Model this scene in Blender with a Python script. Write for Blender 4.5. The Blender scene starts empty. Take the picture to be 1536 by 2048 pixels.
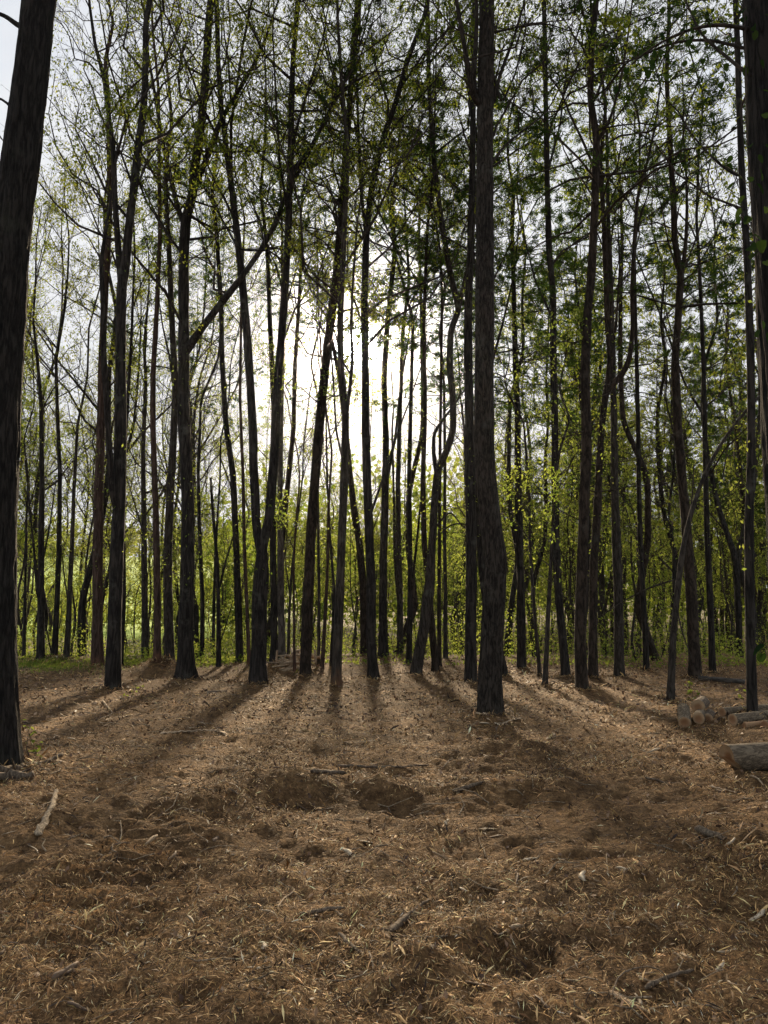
import bpy, math, random
import numpy as np
from mathutils import Vector

R_ = math.radians
rng = np.random.default_rng(7)
random.seed(7)
scene = bpy.context.scene
COL = scene.collection

# ------------------------------------------------------------------ camera
F_PX, CX, CY = 1538.0, 768.0, 1024.0          # focal length in pixels of the 1536 x 2048 photograph
PITCH = R_(7.6)
CAM_H = 1.6
cam_d = bpy.data.cameras.new('camera')
cam = bpy.data.objects.new('camera', cam_d)
COL.objects.link(cam)
cam.location = (0, 0, CAM_H)
cam.rotation_euler = (math.pi / 2 + PITCH, 0, 0)
cam_d.sensor_fit = 'VERTICAL'
cam_d.sensor_height = 36.0
cam_d.lens = F_PX / 2048 * 36.0
cam_d.clip_start = 0.05
cam_d.clip_end = 6000
scene.camera = cam

# ------------------------------------------------------------------ light and sky
SUN_EL, SUN_AZ = R_(19.7), R_(-2.15)           # azimuth measured from +Y towards +X
SUN = Vector((math.sin(SUN_AZ) * math.cos(SUN_EL), math.cos(SUN_AZ) * math.cos(SUN_EL), math.sin(SUN_EL)))
sl = bpy.data.lights.new('sun', 'SUN')
sl.energy = 5.0
sl.angle = R_(3.8)
sl.color = (1.0, 0.80, 0.54)
so = bpy.data.objects.new('sun', sl)
COL.objects.link(so)
so.rotation_euler = SUN.to_track_quat('Z', 'Y').to_euler()
so.location = (0, 0, 60)

world = bpy.data.worlds.new('World')
scene.world = world
world.use_nodes = True
wn, wl = world.node_tree.nodes, world.node_tree.links
wn.clear()
w_out = wn.new('ShaderNodeOutputWorld')
w_bg = wn.new('ShaderNodeBackground')
w_bg.inputs['Strength'].default_value = 0.05
sky = wn.new('ShaderNodeTexSky')
sky.sky_type = 'NISHITA'
sky.sun_disc = False
sky.sun_elevation = SUN_EL
sky.sun_rotation = SUN_AZ
sky.air_density = 1.0
sky.dust_density = 0.6
tc = wn.new('ShaderNodeTexCoord')


def wmath(op, a, b=None, clamp=False):
    n = wn.new('ShaderNodeMath'); n.operation = op; n.use_clamp = clamp
    for i, v in enumerate((a, b)):
        if v is None:
            continue
        if isinstance(v, (int, float)):
            n.inputs[i].default_value = v
        else:
            wl.new(v, n.inputs[i])
    return n.outputs[0]


dot = wn.new('ShaderNodeVectorMath'); dot.operation = 'DOT_PRODUCT'
wl.new(tc.outputs['Generated'], dot.inputs[0]); dot.inputs[1].default_value = SUN
dp = wmath('MAXIMUM', dot.outputs['Value'], 0.0)
# thin high cloud in front of the sun: forward scattering brightens it towards the sun
aure = wmath('ADD', wmath('MULTIPLY', wmath('POWER', dp, 10.0), 0.015), wmath('MULTIPLY', wmath('POWER', dp, 300.0), 0.06))
aure = wmath('ADD', aure, wmath('MULTIPLY', wmath('POWER', dp, 9000.0), 60.0))
sep = wn.new('ShaderNodeSeparateXYZ'); wl.new(tc.outputs['Generated'], sep.inputs[0])
zz = wmath('ADD', wmath('MAXIMUM', sep.outputs[2], 0.0), 0.18)
comb = wn.new('ShaderNodeCombineXYZ')
wl.new(wmath('DIVIDE', sep.outputs[0], zz), comb.inputs[0])
wl.new(wmath('DIVIDE', sep.outputs[1], zz), comb.inputs[1])
cn = wn.new('ShaderNodeTexNoise'); cn.inputs['Scale'].default_value = 1.7; cn.inputs['Detail'].default_value = 6.0
cn.inputs['Roughness'].default_value = 0.55
wl.new(comb.outputs[0], cn.inputs['Vector'])
cr = wn.new('ShaderNodeMapRange'); cr.inputs[1].default_value = 0.36; cr.inputs[2].default_value = 0.66
cr.inputs[3].default_value = 0.30; cr.inputs[4].default_value = 0.95
wl.new(cn.outputs['Fac'], cr.inputs[0])
cloudv = wmath('ADD', wmath('MULTIPLY', aure, 9.0), 5.5)
ccol = wn.new('ShaderNodeMix'); ccol.data_type = 'RGBA'; ccol.blend_type = 'MULTIPLY'
ccol.inputs[0].default_value = 1.0
vcomb = wn.new('ShaderNodeCombineXYZ')
for i in range(3):
    wl.new(cloudv, vcomb.inputs[i])
wl.new(vcomb.outputs[0], ccol.inputs[6]); ccol.inputs[7].default_value = (0.965, 0.985, 1.02, 1)
smix = wn.new('ShaderNodeMix'); smix.data_type = 'RGBA'
wl.new(wmath('ADD', cr.outputs[0], wmath('MULTIPLY', wmath('POWER', dp, 2.2), 0.55), clamp=True), smix.inputs[0])
wl.new(sky.outputs[0], smix.inputs[6]); wl.new(ccol.outputs[2], smix.inputs[7])
wl.new(smix.outputs[2], w_bg.inputs['Color']); wl.new(w_bg.outputs[0], w_out.inputs['Surface'])

vs = scene.view_settings
vs.view_transform = 'Standard'; vs.look = 'None'; vs.gamma = 1.0; vs.exposure = 1.68
vs.use_curve_mapping = False
cy = scene.cycles
cy.max_bounces = 4; cy.diffuse_bounces = 2; cy.glossy_bounces = 2; cy.transmission_bounces = 4
cy.transparent_max_bounces = 6
cy.use_adaptive_sampling = True; cy.adaptive_threshold = 0.03
cy.use_denoising = True
cy.caustics_reflective = False; cy.caustics_refractive = False
cy.sample_clamp_indirect = 8.0

# ------------------------------------------------------------------ numeric helpers


def _h(ix, iy, iz):
    n = (ix.astype(np.int64) * 374761393 + iy.astype(np.int64) * 668265263 + iz.astype(np.int64) * 2147483647) & 0xFFFFFFFF
    n = ((n ^ (n >> 13)) * 1274126177) & 0xFFFFFFFF
    n = ((n ^ (n >> 15)) * 2246822519) & 0xFFFFFFFF
    return ((n ^ (n >> 16)) & 0xFFFFFF) / float(0xFFFFFF)


def noise3(x, y, z):
    x = np.asarray(x, float); y = np.asarray(y, float); z = np.asarray(z, float)
    x, y, z = np.broadcast_arrays(x, y, z)
    ix, iy, iz = np.floor(x), np.floor(y), np.floor(z)
    fx, fy, fz = x - ix, y - iy, z - iz
    fx, fy, fz = (f * f * f * (f * (f * 6 - 15) + 10) for f in (fx, fy, fz))
    r = 0
    for dx in (0, 1):
        for dy in (0, 1):
            for dz in (0, 1):
                w = (fx if dx else 1 - fx) * (fy if dy else 1 - fy) * (fz if dz else 1 - fz)
                r = r + w * _h(ix + dx, iy + dy, iz + dz)
    return r * 2 - 1


def fbm(x, y, z=0.0, octv=4):
    a, r, s = 1.0, 0, 1.0
    for i in range(octv):
        r = r + a * noise3(np.asarray(x) * s + 17.3 * i, np.asarray(y) * s + 9.1 * i, np.asarray(z) * s + 5.7 * i)
        a *= 0.5; s *= 2.03
    return r


def sstep(a, b, x):
    t = np.clip((np.asarray(x, float) - a) / (b - a), 0, 1)
    return t * t * (3 - 2 * t)


def unit(v):
    return v / np.maximum(np.linalg.norm(v, axis=-1, keepdims=True), 1e-9)


def mesh_np(name, V, faces, smooth=False, attrs=None):
    """V (n,3); faces: list of int arrays (m,3) or (m,4)"""
    me = bpy.data.meshes.new(name)
    V = np.ascontiguousarray(V, dtype=np.float32)
    faces = [np.asarray(f, dtype=np.int32) for f in faces if len(f)]
    me.vertices.add(len(V)); me.vertices.foreach_set('co', V.ravel())
    loops = np.concatenate([f.ravel() for f in faces])
    tot = np.concatenate([np.full(len(f), f.shape[1], np.int32) for f in faces])
    start = np.concatenate([[0], np.cumsum(tot)[:-1]]).astype(np.int32)
    me.loops.add(len(loops)); me.loops.foreach_set('vertex_index', loops)
    me.polygons.add(len(tot)); me.polygons.foreach_set('loop_start', start)
    if smooth:
        me.polygons.foreach_set('use_smooth', np.ones(len(tot), dtype=bool))
    for k, a in (attrs or {}).items():
        a = np.asarray(a, np.float32)
        if a.ndim == 1:
            at = me.attributes.new(k, 'FLOAT', 'POINT'); at.data.foreach_set('value', a)
        else:
            at = me.attributes.new(k, 'FLOAT_COLOR', 'POINT'); at.data.foreach_set('color', a.ravel())
    me.update(calc_edges=True)
    return me


class Acc:
    """collects geometry for one mesh"""
    def __init__(s):
        s.V, s.F, s.T, s.n = [], [], [], 0

    def add(s, V, F, tone=None):
        V = np.asarray(V, float).reshape(-1, 3)
        s.V.append(V); s.F.append(np.asarray(F) + s.n)
        s.T.append(np.full(len(V), 0.5) if tone is None else np.broadcast_to(tone, (len(V),)))
        s.n += len(V)

    def mesh(s, name, smooth=False, tone=False):
        V = np.concatenate(s.V)
        fs = {}
        for f in s.F:
            fs.setdefault(f.shape[1], []).append(f)
        return mesh_np(name, V, [np.concatenate(v) for v in fs.values()], smooth,
                       {'tone': np.concatenate(s.T)} if tone else None)


def obj(name, me, mat=None, parent=None, loc=None):
    o = bpy.data.objects.new(name, me)
    COL.objects.link(o)
    if mat is not None and me is not None and len(me.materials) == 0:
        me.materials.append(mat)
    if parent is not None:
        o.parent = parent
    if loc is not None:
        o.location = loc
    return o


def thing(name, label, cat, loc=(0, 0, 0), group=None):
    o = bpy.data.objects.new(name, None)
    COL.objects.link(o)
    o.empty_display_size = 0.2
    o.location = loc
    o['label'] = label; o['category'] = cat
    if group:
        o['group'] = group
    return o


def tag(o, label=None, cat=None, group=None, kind=None):
    for k, v in (('label', label), ('category', cat), ('group', group), ('kind', kind)):
        if v:
            o[k] = v
    return o


def copy_tree(o, parent=None):
    c = o.copy(); COL.objects.link(c); c.parent = parent
    for ch in list(o.children):
        copy_tree(ch, c)
    return c


def tubes(P, R, sides, squash=None):
    """P (B,n,3), R (B,n) -> verts, quads"""
    B, n, _ = P.shape
    T = np.gradient(P, axis=1) if n > 2 else np.repeat((P[:, 1:] - P[:, :1]), 2, axis=1)
    T = unit(T)
    mean = unit(T.mean(axis=1))
    ref = np.where(np.abs(mean[:, :1]) < 0.7, np.array([[1.0, 0, 0]]), np.array([[0, 1.0, 0]]))
    N1 = unit(np.cross(T, ref[:, None, :]))
    N2 = np.cross(T, N1)
    a = np.arange(sides) * 2 * math.pi / sides
    ring = N1[:, :, None, :] * np.cos(a)[None, None, :, None] + N2[:, :, None, :] * np.sin(a)[None, None, :, None]
    V = P[:, :, None, :] + ring * R[:, :, None, None]
    idx = np.arange(B * n * sides).reshape(B, n, sides)
    nx = np.roll(idx, -1, axis=2)
    Q = np.stack([idx[:, :-1], nx[:, :-1], nx[:, 1:], idx[:, 1:]], axis=-1).reshape(-1, 4)
    return V.reshape(-1, 3), Q


def ray(px, py):
    u, v = px - CX, CY - py
    return np.array([u, F_PX * math.cos(PITCH) - v * math.sin(PITCH), F_PX * math.sin(PITCH) + v * math.cos(PITCH)])


def at_depth(px, py, Y):
    d = ray(px, py)
    t = Y / d[1]
    return np.array([0, 0, CAM_H]) + d * t, t          # t = metres per pixel there


# ------------------------------------------------------------------ materials
MATS = {}


def new_mat(name):
    m = bpy.data.materials.new(name)
    m.use_nodes = True
    nt = m.node_tree
    nt.nodes.clear()
    out = nt.nodes.new('ShaderNodeOutputMaterial')
    MATS[name] = m
    return m, nt, out


def nd(nt, typ, **kw):
    n = nt.nodes.new(typ)
    for k, v in kw.items():
        if k in n.inputs:
            n.inputs[k].default_value = v
        else:
            setattr(n, k, v)
    return n


def ramp(nt, fac, stops):
    r = nt.nodes.new('ShaderNodeValToRGB')
    els = r.color_ramp.elements
    while len(els) < len(stops):
        els.new(0.5)
    for e, (p, c) in zip(els, stops):
        e.position = p; e.color = (*c, 1)
    nt.links.new(fac, r.inputs[0])
    return r.outputs[0]


def mixc(nt, fac, a, b, mode='MIX'):
    m = nt.nodes.new('ShaderNodeMix'); m.data_type = 'RGBA'; m.blend_type = mode
    for i, v in ((0, fac), (6, a), (7, b)):
        if isinstance(v, (int, float)):
            m.inputs[i].default_value = v
        elif isinstance(v, tuple):
            m.inputs[i].default_value = (*v, 1)
        else:
            nt.links.new(v, m.inputs[i])
    return m.outputs[2]


def rnd_coords(nt, scale):
    t = nd(nt, 'ShaderNodeTexCoord')
    oi = nd(nt, 'ShaderNodeObjectInfo')
    add = nd(nt, 'ShaderNodeVectorMath', operation='MULTIPLY_ADD')
    nt.links.new(t.outputs['Object'], add.inputs[0])
    add.inputs[1].default_value = scale
    mul = nd(nt, 'ShaderNodeMath', operation='MULTIPLY'); mul.inputs[1].default_value = 37.0
    nt.links.new(oi.outputs['Random'], mul.inputs[0])
    nt.links.new(mul.outputs[0], add.inputs[2])
    return add.outputs[0], t.outputs['Object'], oi.outputs['Random']


def bark_mat(name, dark, light, sc=(16, 16, 2.2), bump=0.7, lichen=(0.16, 0.17, 0.14), lich=0.35, scraped=None, dist=0.02):
    m, nt, out = new_mat(name)
    v, ob, rnd = rnd_coords(nt, sc)
    n1 = nd(nt, 'ShaderNodeTexNoise', Scale=1.0, Detail=7.0, Roughness=0.65, Distortion=0.6); nt.links.new(v, n1.inputs['Vector'])
    n0 = nd(nt, 'ShaderNodeTexNoise', Scale=0.7, Detail=5.0, Roughness=0.6, Distortion=0.2); nt.links.new(v, n0.inputs['Vector'])
    # furrows: folded noise, stretched along the stem
    fo = nd(nt, 'ShaderNodeMath', operation='SUBTRACT'); fo.inputs[1].default_value = 0.5; nt.links.new(n0.outputs['Fac'], fo.inputs[0])
    ab = nd(nt, 'ShaderNodeMath', operation='ABSOLUTE'); nt.links.new(fo.outputs[0], ab.inputs[0])
    cr_ = nd(nt, 'ShaderNodeMapRange'); cr_.inputs[1].default_value = 0.0; cr_.inputs[2].default_value = 0.10
    nt.links.new(ab.outputs[0], cr_.inputs[0])
    h = nd(nt, 'ShaderNodeMath', operation='MULTIPLY_ADD'); h.inputs[1].default_value = 0.45
    nt.links.new(cr_.outputs[0], h.inputs[0]); nt.links.new(n1.outputs['Fac'], h.inputs[2])
    col = ramp(nt, h.outputs[0], [(0.38, dark), (0.72, tuple((a + b) / 2 for a, b in zip(dark, light))), (1.0, light)])
    n2 = nd(nt, 'ShaderNodeTexNoise', Scale=2.6, Detail=6.0, Roughness=0.65); nt.links.new(ob, n2.inputs['Vector'])
    lm = nd(nt, 'ShaderNodeMapRange'); lm.inputs[1].default_value = 0.56; lm.inputs[2].default_value = 0.74
    lm.inputs[4].default_value = lich
    nt.links.new(n2.outputs['Fac'], lm.inputs[0])
    col = mixc(nt, lm.outputs[0], col, lichen)
    big = nd(nt, 'ShaderNodeTexNoise', Scale=0.9, Detail=4.0); nt.links.new(ob, big.inputs['Vector'])
    col = mixc(nt, 0.7, col, ramp(nt, big.outputs['Fac'], [(0.3, (0.5, 0.5, 0.52)), (0.7, (1.3, 1.22, 1.15))]), 'MULTIPLY')
    if scraped:
        sx = nd(nt, 'ShaderNodeSeparateXYZ'); nt.links.new(ob, sx.inputs[0])
        st = nd(nt, 'ShaderNodeMath', operation='ADD'); nt.links.new(n2.outputs['Fac'], st.inputs[0]); nt.links.new(n1.outputs['Fac'], st.inputs[1])
        zz_ = nd(nt, 'ShaderNodeMath', operation='MULTIPLY_ADD'); zz_.inputs[1].default_value = -2.6
        nt.links.new(st.outputs[0], zz_.inputs[0]); nt.links.new(sx.outputs[2], zz_.inputs[2])
        sm = nd(nt, 'ShaderNodeMapRange'); sm.inputs[1].default_value = scraped[1]; sm.inputs[2].default_value = scraped[1] - 0.9
        sm.inputs[4].default_value = 0.8
        nt.links.new(zz_.outputs[0], sm.inputs[0])
        col = mixc(nt, sm.outputs[0], col, scraped[0])
    bs = nd(nt, 'ShaderNodeBsdfPrincipled', Roughness=0.92)
    bs.inputs['Specular IOR Level'].default_value = 0.12
    nt.links.new(col, bs.inputs['Base Color'])
    bp = nd(nt, 'ShaderNodeBump', Strength=bump, Distance=dist)
    nt.links.new(h.outputs[0], bp.inputs['Height']); nt.links.new(bp.outputs[0], bs.inputs['Normal'])
    nt.links.new(bs.outputs[0], out.inputs[0])
    return m


def leaf_mat(name, dcol_a, dcol_b, tcol_a, tcol_b, fac=0.5):
    m, nt, out = new_mat(name)
    at = nd(nt, 'ShaderNodeAttribute', attribute_name='tone')
    oi = nd(nt, 'ShaderNodeObjectInfo')
    mx = nd(nt, 'ShaderNodeMath', operation='MULTIPLY_ADD'); mx.inputs[1].default_value = 0.35
    nt.links.new(oi.outputs['Random'], mx.inputs[0])
    m2 = nd(nt, 'ShaderNodeMath', operation='MULTIPLY'); m2.inputs[1].default_value = 0.8
    nt.links.new(at.outputs['Fac'], m2.inputs[0]); nt.links.new(m2.outputs[0], mx.inputs[2])
    d = nd(nt, 'ShaderNodeBsdfDiffuse'); t = nd(nt, 'ShaderNodeBsdfTranslucent')
    nt.links.new(mixc(nt, mx.outputs[0], dcol_a, dcol_b), d.inputs['Color'])
    nt.links.new(mixc(nt, mx.outputs[0], tcol_a, tcol_b), t.inputs['Color'])
    ms = nd(nt, 'ShaderNodeMixShader'); ms.inputs[0].default_value = fac
    nt.links.new(d.outputs[0], ms.inputs[1]); nt.links.new(t.outputs[0], ms.inputs[2])
    nt.links.new(ms.outputs[0], out.inputs[0])
    return m


B_DARK = bark_mat('bark_dark', (0.007, 0.006, 0.0055), (0.042, 0.037, 0.032))
B_GREY = bark_mat('bark_grey', (0.013, 0.011, 0.0095), (0.066, 0.057, 0.047), sc=(20, 20, 3.5), bump=0.5)
B_PINE = bark_mat('bark_pine', (0.010, 0.008, 0.0065), (0.054, 0.041, 0.031), sc=(13, 13, 3.6), bump=0.8, lich=0.2)
B_PALE = bark_mat('bark_pale', (0.035, 0.03, 0.026), (0.14, 0.125, 0.108), sc=(10, 10, 3), bump=0.35)
B_SCRAPE = bark_mat('bark_scraped', (0.012, 0.010, 0.008), (0.070, 0.060, 0.048), scraped=((0.13, 0.066, 0.034), -2.0))
B_RED = bark_mat('bark_red', (0.022, 0.014, 0.011), (0.09, 0.060, 0.046), scraped=((0.12, 0.060, 0.036), -2.1))
B_TWIG = bark_mat('bark_twig', (0.018, 0.015, 0.013), (0.06, 0.05, 0.042), bump=0.0)
B_LOG = bark_mat('bark_log', (0.06, 0.046, 0.032), (0.22, 0.175, 0.12), sc=(34, 34, 14), bump=0.4, lichen=(0.19, 0.18, 0.13), dist=0.012)
B_STICK = bark_mat('bark_stick', (0.05, 0.036, 0.025), (0.20, 0.155, 0.11), sc=(40, 40, 8), bump=0.5, dist=0.006)
B_STRIP = bark_mat('wood_strip', (0.18, 0.12, 0.07), (0.52, 0.41, 0.28), sc=(60, 60, 8), bump=0.4, lich=0.0, dist=0.004)

L_GREEN = leaf_mat('leaf_green', (0.028, 0.060, 0.012), (0.075, 0.110, 0.022), (0.11, 0.19, 0.018), (0.27, 0.30, 0.035))
L_YELLOW = leaf_mat('leaf_spring', (0.05, 0.085, 0.015), (0.11, 0.14, 0.03), (0.13, 0.19, 0.018), (0.30, 0.30, 0.04), 0.5)
L_UNDER = leaf_mat('leaf_undergrowth', (0.035, 0.085, 0.015), (0.09, 0.14, 0.025), (0.14, 0.22, 0.03), (0.36, 0.39, 0.075), 0.58)
L_NEEDLE = leaf_mat('needles', (0.014, 0.032, 0.012), (0.035, 0.060, 0.020), (0.03, 0.065, 0.012), (0.07, 0.11, 0.02), 0.4)
L_VINE = leaf_mat('leaf_vine', (0.010, 0.022, 0.009), (0.030, 0.050, 0.020), (0.03, 0.065, 0.010), (0.07, 0.11, 0.018), 0.4)
L_FAR = leaf_mat('leaf_far', (0.05, 0.085, 0.015), (0.14, 0.15, 0.03), (0.14, 0.20, 0.03), (0.30, 0.30, 0.05), 0.45)

# ------------------------------------------------------------------ ground
MOUNDS = []        # (x, y, radius, height) root swellings under the trees


def ground_z(x, y, fine=True):
    x = np.asarray(x, float); y = np.asarray(y, float)
    r = np.hypot(x, y)
    near = 1 - sstep(30, 60, r)
    z = 0.055 * fbm(x * 0.55, y * 0.55, 3.1, 3) * near + 0.10 * fbm(x * 0.11, y * 0.11, 8.2, 2) * sstep(4, 12, r)
    if fine:
        k = 1 - sstep(14, 28, r)
        cl = fbm(x * 2.4, y * 2.4, 1.7, 4)
        z = z + k * (0.044 * cl + 0.038 * np.maximum(fbm(x * 6.5, y * 6.5, 4.4, 3), -0.1) + 0.012 * noise3(x * 19, y * 19, 2.0))
        # ditch with a bank of pushed up mulch
        wob = 0.35 * noise3(x * 0.9, 3.3, 1.1) + 0.10 * noise3(x * 3.1, 8.3, 1.1)
        dm = sstep(-1.5, -0.7, x) * (1 - sstep(1.3, 2.3, x))
        z = z + dm * (0.075 * np.exp(-((y - 7.45 - wob) / 0.42) ** 2) - 0.055 * np.exp(-((y - 6.75 - wob) / 0.34) ** 2))
        z = z + 0.10 * np.exp(-((y - 9.4 - 0.4 * wob) / 0.5) ** 2) * sstep(-0.8, 0.1, x) * (1 - sstep(1.4, 2.6, x))
        # diagonal bank of mulch on the left
        q = y - 8.3 - 0.75 * x + wob
        z = z + 0.10 * np.exp(-(q / 0.5) ** 2) * sstep(-4.2, -2.4, x) * (1 - sstep(-0.9, -0.3, x))
        # cleat marks of a tracked machine
        c1 = sstep(-2.15, -1.95, x) * (1 - sstep(-1.25, -1.05, x)) * sstep(3.7, 4.2, y) * (1 - sstep(6.0, 6.8, y))
        z = z + c1 * (0.022 * np.sin(y * 2 * math.pi / 0.135 + 1.2 * noise3(x * 2, y * 2, 0.3)) - 0.025)
        c2 = sstep(0.35, 0.6, x) * (1 - sstep(1.5, 1.9, x)) * np.exp(-((y - 3.95 - 0.08 * x) / 0.16) ** 2)
        z = z + c2 * (0.02 * np.sin(x * 2 * math.pi / 0.12) - 0.045)
        c3 = sstep(0.9, 1.3, x) * (1 - sstep(2.3, 2.8, x)) * np.exp(-((y - 5.25 - 0.10 * x) / 0.10) ** 2)
        z = z - c3 * 0.05
        # clod with a hole in front of it
        z = z + 0.08 * np.exp(-(((x - 0.22) / 0.26) ** 2 + ((y - 3.75) / 0.16) ** 2)) - 0.07 * np.exp(-(((x - 0.55) / 0.2) ** 2 + ((y - 3.85) / 0.12) ** 2))
        z = z + 0.10 * np.exp(-(((x + 1.45) / 0.35) ** 2 + ((y - 6.0) / 0.30) ** 2))
    for mx_, my_, mr, mh in MOUNDS:
        z = z + mh * np.exp(-((x - mx_) ** 2 + (y - my_) ** 2) / (mr * mr))
    z = z - 1.1 * sstep(27, 55, y)
    left = 1 - sstep(-0.15, 0.5, x / np.maximum(np.abs(y), 1.0))
    z = z + (12 + 14 * left) * sstep(85, 330, y) + 30 * sstep(500, 1400, np.maximum(y, 0))
    return z


def on_ground(px, py):
    d = ray(px, py)
    t = 0.2
    for _ in range(60):
        p = np.array([0, 0, CAM_H]) + d * (t / F_PX)
        gz = float(ground_z(p[0], p[1]))
        err = p[2] - gz
        t += err / max(-d[2] / F_PX, 0.02) * 0.7
        t = min(max(t, 0.2), 60.0)
    p = np.array([0, 0, CAM_H]) + d * (t / F_PX)
    return np.array([p[0], p[1], float(ground_z(p[0], p[1]))])


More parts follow.
